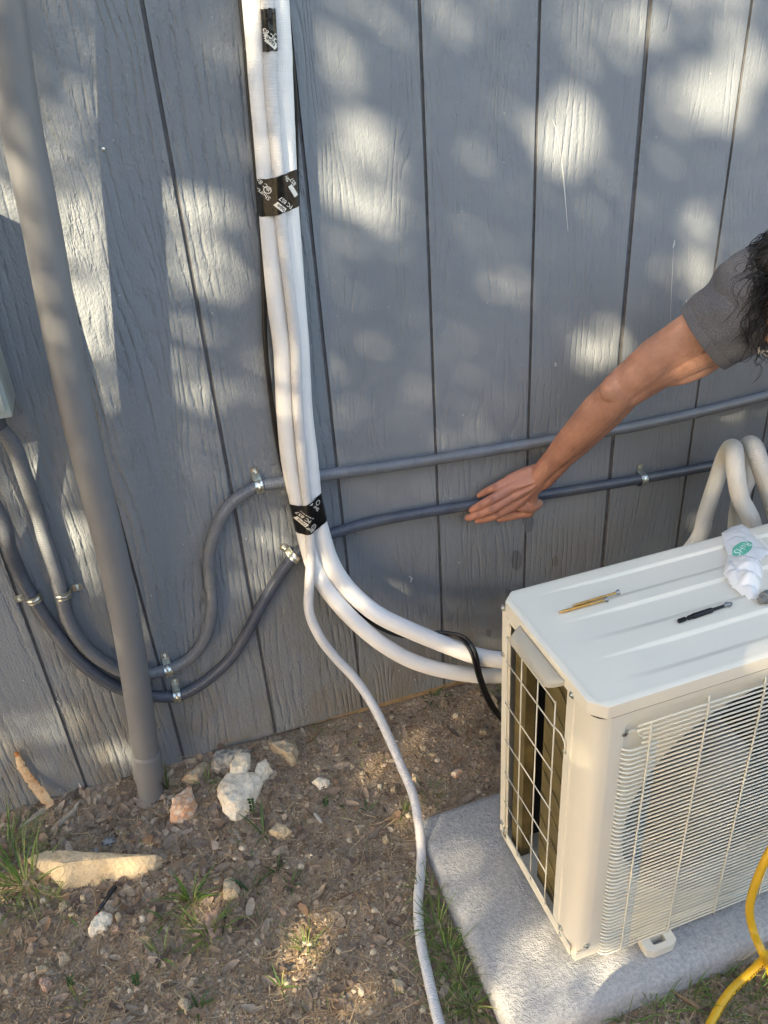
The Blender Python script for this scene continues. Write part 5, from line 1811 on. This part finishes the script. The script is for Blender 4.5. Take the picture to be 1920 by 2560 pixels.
def slab():
    b = bmesh.new()
    for x, y, dz in [(600, 1385, 0), (800, 1350, 0), (1000, 1330, 0), (1190, 1280, 0), (1410, 1235, 0), (1532, 1110, .006), (1500, 1150, 0), (455, 1250, .012), (580, 1135, .042), (850, 1105, .042), (1150, 1080, .036), (1440, 1062, .026), (250, 1100, .018), (300, 1060, .024), (420, 1018, .028), (640, 1020, .034), (860, 1035, .036), (1200, 1062, .032)]:
        p = G(x / k5, 1850 + y / k5, dz=dz); b.verts.new(p)
        if dz < .02: b.verts.new((p.x, p.y + .004, p.z - .03))
    r = bmesh.ops.convex_hull(b, input=b.verts[:])
    bmesh.ops.delete(b, geom=list({g for g in r['geom_interior'] + r['geom_unused'] if isinstance(g, bmesh.types.BMVert)}), context='VERTS')
    for L in (.05, .025, .012, .006, .0035):
        es = [e for e in b.edges if e.calc_length() > L]
        if es:
            bmesh.ops.subdivide_edges(b, edges=es, cuts=1); bmesh.ops.triangulate(b, faces=b.faces[:])
    b.normal_update()
    for v in b.verts:
        v.co += v.normal * (.0022 * fract(v.co, 26, 3) + .0009 * noise.noise(v.co * 160))
    o = obj("rock", b, M['rock_cream'], smooth=True, angle=24)
    tag(o, "long flat cream limestone slab lying behind the grass at the left", "rock")
slab()
rock("largest white limestone rock, grey at its upper left, near the leaning pipe", 'rock_white', [o6([(420, 430), (500, 330), (640, 280), (780, 330), (800, 420), (740, 620), (570, 730), (480, 670), (415, 530)]), o6([(520, 130), (690, 140), (700, 260), (640, 330), (520, 330)]), o6([(760, 230), (830, 190), (890, 290), (800, 390), (720, 340)])], [.026, .020, .016], 4, .10)
rock("lichen-grey stone lobe tucked behind the largest white rock", 'rock_grey', [o6([(330, 190), (400, 110), (560, 95), (690, 110), (560, 210), (430, 290), (350, 270)])], [.020], 5, .12)
rock("orange-stained white rock right of the leaning pipe's foot", 'rock_orange', [o6([(15, 560), (170, 440), (240, 590), (190, 680), (100, 740), (8, 735)])], [.026], 6, .14)
rock("smooth tan rock between the leaning pipe and the grey stone", 'rock_tan', [o6([(90, 375), (290, 215), (325, 235), (240, 385), (130, 390)])], [.020], 7, .10)
rock("knobbly tan rock close to the wall, right of the largest white rock", 'rock_tan', [o6([(855, 40), (1000, 45), (1130, 110), (1100, 215), (1050, 230), (960, 160), (870, 90)])], [.026], 8, .16)
rock("small bumpy white rock halfway between the wall and the drain hose", 'rock_white', [o6([(1240, 385), (1310, 345), (1390, 375), (1370, 420), (1300, 440)])], [.014], 9, .22)
rock("round ochre rock below the largest white rock", 'rock_cream', [o6([(850, 840), (930, 755), (1020, 775), (1060, 830), (1000, 880), (930, 890)])], [.018], 10, .12)
rock("pitted cream rock in the middle of the dirt among grass blades", 'rock_cream', [o6([(450, 1265), (500, 1235), (570, 1245), (608, 1360), (590, 1405), (452, 1400)])], [.020], 12, .18)
rock("pale flat oval rock below the black pen", 'rock_white', [o7([(885, 360), (955, 310), (1040, 335), (1040, 400), (980, 475), (830, 540), (820, 465)])], [.016], 13, .10)
rock("grey-brown rounded rock left of the bottom centre", 'rock_tan', [o7([(540, 690), (640, 690), (660, 750), (560, 820)])], [.015], 14, .12)
rock("pale squarish rock near the bottom left, above a darker one", 'rock_tan', [o7([(340, 815), (440, 797), (480, 850), (345, 888)])], [.013], 15, .12)
rock("brownish lumpy rock at the bottom left", 'rock_pink', [o7([(375, 930), (480, 920), (500, 980), (440, 1058), (382, 1020)])], [.016], 16, .14)
rock("cream upright chip left of the slab's front", 'rock_cream', [o7([(548, 240), (618, 182), (620, 260), (560, 345)])], [.010], 17, .12)
rock("flat yellowish pebble left of the pale oval rock", 'rock_cream', [o7([(622, 350), (680, 310), (720, 330), (660, 372)])], [.009], 18, .12)
rock("cream cube-like pebble left of the black pen's tip", 'rock_cream', [o7([(742, 162), (790, 152), (798, 208), (748, 213)])], [.010], 19, .10)
rock("oval cream stone touching the pale flat oval rock", 'rock_cream', [o7([(1062, 345), (1108, 303), (1130, 360), (1090, 418)])], [.010], 20, .10)
rock("pinkish pebble below the oval cream stone", 'rock_pink', [o7([(1032, 508), (1052, 442), (1108, 442), (1103, 478)])], [.010], 21, .10)
rock("rounded pale stone at the bottom edge left of centre", 'rock_tan', [o8([(62, 1110), (92, 1072), (168, 1082), (168, 1160), (133, 1203)])], [.016], 22, .10)
rock("tan stone beside the lowest part of the drain hose", 'rock_tan', [o10([(322, 1810), (400, 1792), (443, 1830), (440, 1918), (350, 1898)])], [.016], 23, .12)
rock("small cream stone just left of the drain hose above the grass", 'rock_cream', [o10([(222, 400), (258, 352), (290, 420), (252, 450)])], [.010], 24, .1)
rock("pale stone cut by grass left of the drain hose", 'rock_tan', [o10([(-60, 270), (0, 252), (64, 272), (-10, 368)])], [.010], 25, .1)
rock("sunlit cream stone touching the right side of the drain hose", 'rock_cream', [o9([(552, 1612), (620, 1650), (592, 1690), (556, 1670)])], [.012], 26, .12)
rock("sunlit orange stone between the drain hose and the pad", 'rock_orange', [o9([(912, 1620), (980, 1572), (1018, 1592), (960, 1650)])], [.012], 27, .1)
rock("small sunlit ochre stone in the dry grass behind the pad", 'rock_cream', [o9([(702, 1430), (760, 1417), (792, 1448), (740, 1462)])], [.009], 28, .1)
rock("tan stone lying just left of the unit's back corner", 'rock_tan', [o9([(1170, 1212), (1250, 1202), (1240, 1248), (1180, 1250)])], [.010], 29, .1)
rock("round white pebble left of the drain hose", 'rock_white', [o9([(236, 1710), (278, 1720), (270, 1748), (240, 1745)])], [.009], 30, .08)
rock("cream chip beside the round white pebble", 'rock_cream', [o9([(352, 1742), (408, 1732), (400, 1778), (360, 1775)])], [.010], 31, .1)
rock("pinkish-brown flat stone under the grass in the lower middle", 'rock_pink', [o8([(282, 480), (300, 300), (380, 250), (440, 340), (440, 470), (350, 530)])], [.007], 32, .1)

# ------------------------------------------------------------------ odds and ends on the ground
def strip_poly(name, pts, widths, thick, mat, label, cat, wob=.0015, seed=1):
    rnd = random.Random(seed)
    path = catmull(pts, .003)
    fr = frames(path, Vector((0, -.7, .7)))
    bm = bmesh.new(); rows = []
    n = len(path)
    for i, (p, (t, u, v)) in enumerate(zip(path, fr)):
        f = i / (n - 1) * (len(widths) - 1); j = min(int(f), len(widths) - 2)
        w = widths[j] + (widths[j + 1] - widths[j]) * (f - j)
        wl = w + wob * noise.noise(Vector((i * .35, 0, seed))) * 2; wr_ = w + wob * noise.noise(Vector((i * .35, 5, seed))) * 2
        c = u * (thick * noise.noise(Vector((i * .2, 9, seed))))
        rows.append([bm.verts.new(p - v * wl + c), bm.verts.new(p - v * wl * .4 + u * thick + c), bm.verts.new(p + v * wr_ * .4 + u * thick * .8 + c), bm.verts.new(p + v * wr_ + c)])
    for a, b in zip(rows, rows[1:]):
        for k in range(3): bm.faces.new((a[k], a[k + 1], b[k + 1], b[k]))
    bmesh.ops.solidify(bm, geom=bm.faces[:], thickness=-.0012)
    o = obj(name, bm, M[mat], smooth=True, angle=35)
    tag(o, label, cat)
q = lambda x, y, d: P(x / k5, 1850 + y / k5, y=d)
strip_poly("wood_splinter", [q(150, 110, -.006), q(200, 250, -.009), q(280, 370, -.012), q(360, 470, -.018), q(440, 570, -.026), q(470, 610, -.030)], [.0035, .0075, .0085, .0105, .0115, .0085], .002, 'woodchip', "peeled cream and orange wood splinter leaning upright against the wall", "wood splinter", .002, 3)
strip_poly("bark_strip", [G(*o5([(440, 620)])[0], dz=.008), G(*o5([(350, 680)])[0], dz=.006), G(*o5([(250, 760)])[0], dz=.004), G(*o5([(165, 825)])[0], dz=.003)], [.006, .005, .004, .002], .002, 'whitewood', "thin curled bark strip at the foot of the wood splinter", "bark strip", .001, 4)
strip_poly("dry_stick", [G(*o5([(780, 580)])[0], dz=.010), G(*o5([(735, 560)])[0], dz=.012), G(*o5([(690, 640)])[0], dz=.010), G(*o5([(600, 720)])[0], dz=.007), G(*o5([(480, 835)])[0], dz=.004)], [.002, .004, .0055, .0058, .003], .003, 'whitewood', "bleached white dry stick lying by the wall base", "dry stick", .0015, 5)
strip_poly("dry_stick", [G(*o5([(360, 930)])[0], dz=.006), G(*o5([(200, 1070)])[0], dz=.006), G(*o5([(60, 1190)])[0], dz=.004), G(*o5([(-60, 1260)])[0], dz=.004)], [.002, .0028, .0028, .002], .002, 'whitewood', "thin grey twig lying in the grass at the left edge", "dry stick", .0006, 6)
strip_poly("dry_stick", [G(*o8([(455, 200)])[0], dz=.003), G(*o8([(470, 300)])[0], dz=.003), G(*o8([(445, 500)])[0], dz=.003)], [.0012, .0016, .001], .0015, 'bark', "thin dark twig beside the pinkish-brown flat stone", "dry stick", .0004, 7)
strip_poly("dry_stick", [P(1748, 2520, z=-.095), P(1700, 2490, z=-.092), P(1655, 2460, z=-.098)], [.0045, .0025, .0015], .002, 'straw', "tan broken twig in the grass in front of the pad", "dry stick", .001, 8)
def pen():
    a = G(*o7([(895, 300)])[0], dz=.005); b = G(*o7([(1065, 50)])[0], dz=.010)
    th = thing("black_pen", "short black plastic pen with a red tip lying by the cream slab", "pen", tuple(a))
    L = (b - a).length; mm = axis_mat(a, b - a)
    bm = bmesh.new(); lathe(bm, [(0, .0018), (L * .12, .0032), (L * .3, .0038), (L * .55, .0036), (L * .7, .0046), (L * .97, .0048), (L, .003)], mm, 16)
    obj("barrel", bm, M['blackplastic'], th, smooth=True, angle=40)
    bm = bmesh.new(); lathe(bm, [(-.004, .0008), (-.001, .0022), (.0005, .0024)], mm, 12)
    obj("tip", bm, M['red'], th, smooth=True)
    bm = bmesh.new()
    off = Vector((0, -.004, .004))
    tube(bm, [a.lerp(b, .5) + off, a.lerp(b, .7) + off * 1.3, a.lerp(b, .98) + off], .0009, .004, 6)
    obj("clip", bm, M['blackplastic'], th, smooth=True)
pen()
a = G(*o6([(1255, 645)])[0], dz=.004); b = G(*o6([(1325, 735)])[0], dz=.004)
bm = bmesh.new(); L = (b - a).length
lathe(bm, [(0, .002), (L * .1, .0035), (L * .5, .0042), (L * .85, .0038), (L * .97, .0025), (L, .0008)], axis_mat(a, b - a), 16)
tag(obj("cigarette_stub", bm, M['whitewood'], smooth=True), "small white stub lying alone on the bare dirt", "stub")
for (x, y, r, lab) in ((1000, 930, .011, "larger shiny crumpled foil scrap above the cream slab"), (905, 1015, .007, "smaller shiny foil scrap touching the cream slab's back edge")):
    c = G(*o5([(x, y)])[0], dz=r * .4); bm = bmesh.new()
    bmesh.ops.create_icosphere(bm, subdivisions=3, radius=r)
    for v in bm.verts:
        v.co.x *= 1.3; v.co.z *= .5
        v.co += v.co.normalized() * (r * .5 * fract(v.co, 110, x)) ; v.co += c
    tag(obj("foil_scrap", bm, M['foil']), lab, "foil scrap", "foil scraps behind the cream slab")

# ------------------------------------------------------------------ leaves, pebbles, straw
def on_pad(x, y, m_=0.0): return PX0 - m_ < x < PX1 + m_ and PY0 - m_ < y < PY1 + m_
def leaf_mesh(seed, L=1.0):
    rnd = random.Random(seed)
    bm = bmesh.new()
    n = 8; rows = []
    wd = rnd.uniform(.30, .46); curl = rnd.uniform(-.25, .5); fold = rnd.uniform(.05, .35)
    lob = rnd.uniform(0, .12)
    for i in range(n + 1):
        t_ = i / n; x = (t_ - .5)
        w = wd * .5 * sin(pi * min(1, .06 + t_ * .94)) ** .7 * (1 + lob * sin(t_ * 19)) 
        z = curl * x * x + .03 * rnd.random()
        rows.append([bm.verts.new((x, -w, z + fold * w)), bm.verts.new((x, -w * .5, z + fold * w * .3)), bm.verts.new((x, 0, z - .01)), bm.verts.new((x, w * .5, z + fold * w * .3)), bm.verts.new((x, w, z + fold * w))])
    for a, b in zip(rows, rows[1:]):
        for k in range(4): bm.faces.new((a[k], a[k + 1], b[k + 1], b[k]))
    s0 = bm.verts.new((-.68, .01, rows[0][2].co.z + .02)); bm.faces.new((rows[0][1], rows[0][3], s0))
    me = bpy.data.meshes.new("dead_leaf"); bm.to_mesh(me); bm.free()
    me.polygons.foreach_set("use_smooth", [True] * len(me.polygons))
    me.materials.append(M['deadleaf'])
    return me
LM = [leaf_mesh(i) for i in range(10)]
rnd = random.Random(21)
def ground_normal(x, y):
    e = .01
    return Vector((-(gz(x + e, y) - gz(x - e, y)) / (2 * e), -(gz(x, y + e) - gz(x, y - e)) / (2 * e), 1)).normalized()
def place_on_ground(o, x, y, dz, s, tilt):
    n = (ground_normal(x, y) + Vector((rnd.gauss(0, tilt), rnd.gauss(0, tilt), 0))).normalized()
    R_ = n.to_track_quat('Z', 'Y').to_matrix().to_4x4() @ Matrix.Rotation(rnd.uniform(0, 6.3), 4, 'Z')
    o.matrix_world = Matrix.Translation((x, y, gz(x, y) + dz)) @ R_ @ Matrix.Diagonal((s, s, s, 1))
def leaf_density(px, py):
    # litter is thick along the wall at left, thin in the bare middle
    d = .25
    if py < 2200 and px < 560: d = 1.0
    elif px < 560: d = .5
    elif px < 800 and py < 2450: d = .55
    elif px > 960 and py < 2000: d = .6
    return d
cnt = 0
while cnt < 285:
    px, py = rnd.uniform(0, 1260), rnd.uniform(1690, 2560)
    if rnd.random() > leaf_density(px, py): continue
    p = G(px, py)
    if p.y > -.004 or on_pad(p.x, p.y, .01): continue
    o = bpy.data.objects.new("dead_leaf", LM[cnt % 10]); COL.objects.link(o)
    place_on_ground(o, p.x, p.y, rnd.uniform(.002, .007), rnd.uniform(.020, .042), .28)
    tag(o, "dry brown oak leaf lying loose on the dirt", "leaf", "dead oak leaves scattered on the dirt")
    cnt += 1
# pebbles one can pick out
def pebble_mesh(seed):
    bm = bmesh.new(); bmesh.ops.create_icosphere(bm, subdivisions=2, radius=.5)
    r_ = random.Random(seed); sx, sy, sz = r_.uniform(.8, 1.3), r_.uniform(.7, 1), r_.uniform(.45, .75)
    for v in bm.verts:
        v.co = v.co * (1 + .45 * noise.noise(v.co * 2.3 + Vector((seed, 0, 0))))
        v.co = Vector((v.co.x * sx, v.co.y * sy, v.co.z * sz))
    me = bpy.data.meshes.new("pebble"); bm.to_mesh(me); bm.free(); me.materials.append(M['pebble'])
    me.polygons.foreach_set("use_smooth", [True] * len(me.polygons)); me.set_sharp_from_angle(angle=radians(35))
    return me
PM = [pebble_mesh(i + 40) for i in range(8)]
cnt = 0
while cnt < 170:
    px, py = rnd.uniform(0, 1240), rnd.uniform(1750, 2560)
    if rnd.random() > (.35 if py < 2150 and px < 500 else 1): continue
    p = G(px, py)
    if p.y > -.02 or on_pad(p.x, p.y, .015): continue
    o = bpy.data.objects.new("pebble", PM[cnt % 8]); COL.objects.link(o)
    s = rnd.uniform(.008, .017)
    place_on_ground(o, p.x, p.y, s * .1, s, .2)
    tag(o, "small pale pebble lying loose on the dirt", "pebble", "loose pebbles on the dirt")
    cnt += 1

def rand_ground(n, dens=None):
    k = 0
    while k < n:
        if rnd.random() < .8:
            px, py = rnd.uniform(-60, 1960), rnd.uniform(1650, 2620)
            p = G(px, py); x, y = p.x, p.y
        else:
            x, y = rnd.uniform(-1.2, 2.0), rnd.uniform(-1.4, -.01)
        if y > -.003 or on_pad(x, y, .006): continue
        if x > 1.9 or x < -1.3: continue
        k += 1
        yield x, y
def gravel():
    bm = bmesh.new()
    base = [(0, 0, 1), (.9, 0, .1), (.28, .85, .1), (-.72, .53, .1), (-.72, -.53, .1), (.28, -.85, .1), (0, 0, -.6)]
    fs = [(0, 1, 2), (0, 2, 3), (0, 3, 4), (0, 4, 5), (0, 5, 1), (6, 2, 1), (6, 3, 2), (6, 4, 3), (6, 5, 4), (6, 1, 5)]
    for x, y in rand_ground(15000):
        s = .0014 + .0042 * rnd.random() ** 2.4
        a = rnd.uniform(0, 6.3); ca, sa = cos(a), sin(a); z = gz(x, y)
        sy = rnd.uniform(.6, 1)
        vs = []
        for bx, by, bz in base:
            j = rnd.uniform(.75, 1.25)
            X, Y, Z = bx * j * s, by * j * s * sy, bz * s * .6
            vs.append(bm.verts.new((x + X * ca - Y * sa, y + X * sa + Y * ca, z + Z + s * .15)))
        for f in fs: bm.faces.new([vs[i] for i in f])
    tag(obj("gravel", bm, M['pebble'], smooth='keep'), "fine gravel and crumbs of soil strewn over the dirt", "gravel", kind="stuff")
def litter():
    bm = bmesh.new()
    for x, y in rand_ground(16000):
        L = rnd.uniform(.006, .030) if rnd.random() < .8 else rnd.uniform(.03, .06)
        a = rnd.uniform(0, 6.3); z = gz(x, y) + rnd.uniform(.001, .006)
        w = rnd.uniform(.0003, .0008); bend = rnd.gauss(0, .35); rise = rnd.gauss(.02, .10)
        p = Vector((x, y, z)); d = Vector((cos(a), sin(a), rise)); rows = []
        for i in range(4):
            s_ = Vector((-d.y, d.x, rnd.uniform(-.3, .3))).normalized() * (w * (1 if i < 3 else .4))
            if p.y > -.001: p.y = -.001
            rows.append((bm.verts.new(p - s_), bm.verts.new(p + s_)))
            p = p + d.normalized() * (L / 3); d.rotate(Matrix.Rotation(bend, 3, 'Z'))
            p.z = max(p.z, gz(p.x, p.y) + .0005)
        for r0, r1 in zip(rows, rows[1:]): bm.faces.new((r0[0], r0[1], r1[1], r1[0]))
    tag(obj("dry_straw", bm, M['straw'], smooth='keep'), "dry straw and roots matted over the dirt", "straw", kind="stuff")
def crumbs():
    bm = bmesh.new()
    for x, y in rand_ground(6500):
        if rnd.random() > (1.0 if (y > -.25 and x < .3) else .5): continue
        L = rnd.uniform(.005, .016) * (1.5 if y > -.3 and x < .15 else 1); a = rnd.uniform(0, 6.3); w = L * rnd.uniform(.25, .45)
        z = gz(x, y) + rnd.uniform(.001, .005)
        n = (ground_normal(x, y) + Vector((rnd.gauss(0, .35), rnd.gauss(0, .35), 0))).normalized()
        t1 = Vector((cos(a), sin(a), 0)); t1 = (t1 - n * t1.dot(n)).normalized(); t2 = n.cross(t1)
        p = Vector((x, y, z))
        vs = [bm.verts.new(p + t1 * (L * u) + t2 * (w * v) + n * (L * .25 * q_)) for u, v, q_ in ((-.5, 0, 0), (-.2, -.9, .3), (.25, -.7, .4), (.5, 0, .1), (.2, .8, .4), (-.25, .8, .2))]
        bm.faces.new(vs)
    tag(obj("leaf_litter", bm, M['deadleaf'], smooth='keep'), "broken brown leaf litter spread over the dirt", "leaf litter", kind="stuff")
gravel(); litter(); crumbs()

# ------------------------------------------------------------------ grass tufts and weeds
def blade(bm, p, d, L, w, droop, seg=7, twist=0.0):
    side = Vector((-d.y, d.x, 0))
    if side.length < 1e-3: side = Vector((1, 0, 0))
    side.normalize(); side.rotate(Matrix.Rotation(twist, 3, d.normalized()))
    rows = []; q = p.copy(); dd = d.normalized()
    for i in range(seg + 1):
        t_ = i / seg
        ww = w * (1 - t_ ** 1.6) * (.6 + .9 * min(1, t_ * 3)) / 1.5
        if q.y > -.002: q.y = -.002
        g_ = gz(q.x, q.y) + .001
        if q.z < g_: q.z = g_
        rows.append((bm.verts.new(q - side * ww), bm.verts.new(q + Vector((0, 0, -ww * .35))), bm.verts.new(q + side * ww)))
        dd = (dd + Vector((0, 0, -droop / seg))).normalized()
        q = q + dd * (L / seg)
    for a, b in zip(rows, rows[1:]):
        bm.faces.new((a[0], a[1], b[1], b[0])); bm.faces.new((a[1], a[2], b[2], b[1]))
def tuft(px, py, n, L, w, label, mat='grass', spread=.9, droop=1.4, rad=.012, seed=None):
    r_ = random.Random(px * 7 + py)
    c = G(px, py); bm = bmesh.new()
    for i in range(n):
        a = r_.uniform(0, 6.3); t_ = abs(r_.gauss(0, spread * .6)) + .12
        d = Vector((cos(a) * t_, sin(a) * t_, 1))
        rr = r_.random() * rad
        p = Vector((c.x + cos(a) * rr, c.y + sin(a) * rr, 0)); p.y = min(p.y, -.003)
        if on_pad(p.x, p.y, .004): continue
        p.z = gz(p.x, p.y) - .002
        blade(bm, p, d, L * r_.uniform(.45, 1.1), w * r_.uniform(.7, 1.2), droop * r_.uniform(.5, 1.5), twist=r_.uniform(-.6, .6))
    o = obj("grass_tuft", bm, M[mat], smooth='keep')
    tag(o, label, "grass tuft")
tuft(62, 2215, 70, .145, .0017, "largest green grass tuft at the left edge in front of the cream slab", rad=.045, spread=1.0)
tuft(20, 2130, 34, .120, .0017, "green grass tuft at the left edge behind the largest one", rad=.03)
tuft(110, 2270, 26, .070, .0012, "short mixed grass tuft at the left corner of the cream slab", rad=.03)
tuft(480, 2255, 26, .085, .0028, "broad-bladed grass tuft left of the pitted cream rock", rad=.018)
tuft(520, 2330, 34, .080, .0022, "mid-green grass tuft over the pinkish-brown flat stone", rad=.03)
tuft(418, 1972, 5, .110, .0026, "tall lone grass sprout at the right of the leaning pipe's foot", 'weed', spread=.35, droop=.5, rad=.004)
tuft(520, 1960, 14, .040, .0016, "short grass between the orange-stained and largest white rocks", rad=.018)
tuft(660, 2090, 6, .078, .0034, "wide-leaved corn-like sprout in front of the largest white rock", 'weed', spread=.8, droop=.9, rad=.005)
tuft(690, 2180, 6, .075, .0028, "upright dark green sprout below the round ochre rock", 'weed', spread=.4, droop=.6, rad=.006)
tuft(625, 2230, 7, .060, .0030, "dark broad blades right of the pitted cream rock", 'weed', spread=.8, rad=.014)
tuft(728, 2215, 8, .050, .0020, "small dark green tuft in the bare middle of the dirt", 'weed', rad=.012)
tuft(766, 2368, 40, .060, .0011, "bright sunlit grass tuft in the lower middle of the dirt", rad=.016, spread=.7, droop=1.0)
tuft(700, 2470, 8, .040, .0018, "small bright sprout at the edge of the sunlit patch", rad=.008)
tuft(205, 2330, 6, .040, .0018, "tiny sprout left of the pale oval rock", rad=.01)
tuft(415, 2300, 7, .055, .0024, "curled bright green blades right of the pale oval rock", rad=.012)
tuft(400, 2395, 12, .065, .0018, "thin leaning grass tuft at the lower left of the dirt", rad=.02)
tuft(200, 2510, 8, .050, .0016, "sparse grass tuft at the bottom left edge", rad=.012)
tuft(495, 2520, 6, .055, .0028, "dark blade sprout at the bottom edge left of centre", 'weed', rad=.01)
tuft(790, 1830, 14, .034, .0013, "short grass against the wall left of the drain hose", rad=.022)
tuft(1085, 1745, 26, .032, .0022, "dark low weeds against the wall between hose and unit", 'weed', rad=.035)
tuft(1245, 1740, 20, .050, .0016, "grass tuft under the pipes beside the unit", rad=.03)
tuft(1075, 1985, 26, .034, .0012, "yellowish short grass at the back corner of the pad", rad=.028)
tuft(1012, 2030, 8, .060, .0022, "light green blade sprout left of the drain hose by the pad", rad=.01)
tuft(920, 2030, 9, .034, .0016, "dark sprout in the dirt left of the drain hose", 'weed', rad=.014)
tuft(840, 2010, 7, .030, .0018, "small clover-like weed right of the white stub", 'weed', rad=.012)
for i, (x, y, n_, L_) in enumerate([(1075, 2240, 26, .062), (1095, 2320, 44, .080), (1120, 2390, 44, .078), (1150, 2450, 44, .072), (1175, 2520, 50, .068)]):
    tuft(x, y, n_, L_, .0014, ["uppermost grass tuft between hose and pad", "second grass tuft from the top between hose and pad", "middle dense grass tuft between hose and pad", "second grass tuft from the bottom between hose and pad", "lowest grass tuft between hose and pad"][i], rad=.020)
for i, (x, y, n_, L_) in enumerate([(1560, 2555, 26, .055), (1640, 2525, 30, .060), (1720, 2490, 30, .060), (1800, 2450, 26, .055), (1880, 2500, 34, .065), (1800, 2545, 30, .060)]):
    tuft(x, y, n_, L_, .0013, ["leftmost grass tuft in front of the pad", "second grass tuft from the left in front of the pad", "middle grass tuft in front of the pad", "grass tuft behind the yellow hose against the pad", "grass tuft right of the yellow hose", "grass tuft under the yellow hose at the bottom edge"][i], rad=.03)
# low seedlings with round leaves
def seedling(px, py, H, label):
    r_ = random.Random(px); c = G(px, py)
    th = thing("weed_seedling", label, "weed", tuple(c))
    bm = bmesh.new(); top = c + Vector((.002, .004, H)); tube(bm, [c, c.lerp(top, .5) + Vector((.002, 0, 0)), top], .0008, .004, 6)
    obj("stem", bm, M['weed'], th, smooth=True)
    n = max(4, int(H / .006))
    for i in range(n):
        p = c.lerp(top, .3 + .7 * i / (n - 1))
        for s_ in (-1, 1):
            bm = bmesh.new(); a = r_.uniform(-.4, .4) + (0 if s_ > 0 else pi); r = r_.uniform(.0026, .0042)
            d = Vector((cos(a), sin(a), .35)); sd_ = Vector((-sin(a), cos(a), 0))
            vs = [bm.verts.new(p + d * (r * (1 + cos(2 * pi * k / 10))) + sd_ * (r * .8 * sin(2 * pi * k / 10))) for k in range(10)]
            bm.faces.new(vs); obj("leaf", bm, M['weed'], th, smooth='keep')
seedling(634, 2040, .045, "thin seedling with paired round leaves in front of the largest white rock")
seedling(815, 2020, .022, "small round-leaved seedling beside the bumpy white rock")
seedling(180, 2470, .022, "small round-leaved seedling at the lower left")
seedling(345, 2470, .030, "leafy green seedling at the bottom left of centre")
# sparse short grass and moss-like growth further out
def far_grass():
    bm = bmesh.new(); r_ = random.Random(9)
    for i in range(900):
        if i < 420: px, py = r_.uniform(0, 1250), r_.uniform(1800, 2560)
        elif i < 640: px, py = r_.uniform(1040, 1240), r_.uniform(2150, 2560)
        else: px, py = r_.uniform(1450, 1990), r_.uniform(2380, 2640)
        p = G(px, py)
        if p.y > -.01 or on_pad(p.x, p.y, .008): continue
        if i < 420 and noise.noise(Vector((p.x * 9, p.y * 9, 2))) < .05: continue
        a = r_.uniform(0, 6.3); t_ = r_.uniform(.2, 1.6)
        blade(bm, Vector((p.x, p.y, gz(p.x, p.y) - .001)), Vector((cos(a) * t_, sin(a) * t_, 1)), r_.uniform(.012, .040), r_.uniform(.0006, .0012), r_.uniform(.5, 2), 4)
    tag(obj("sparse_grass", bm, M['grass'], smooth='keep'), "sparse short green grass blades growing through the dirt", "grass", kind="stuff")
far_grass()
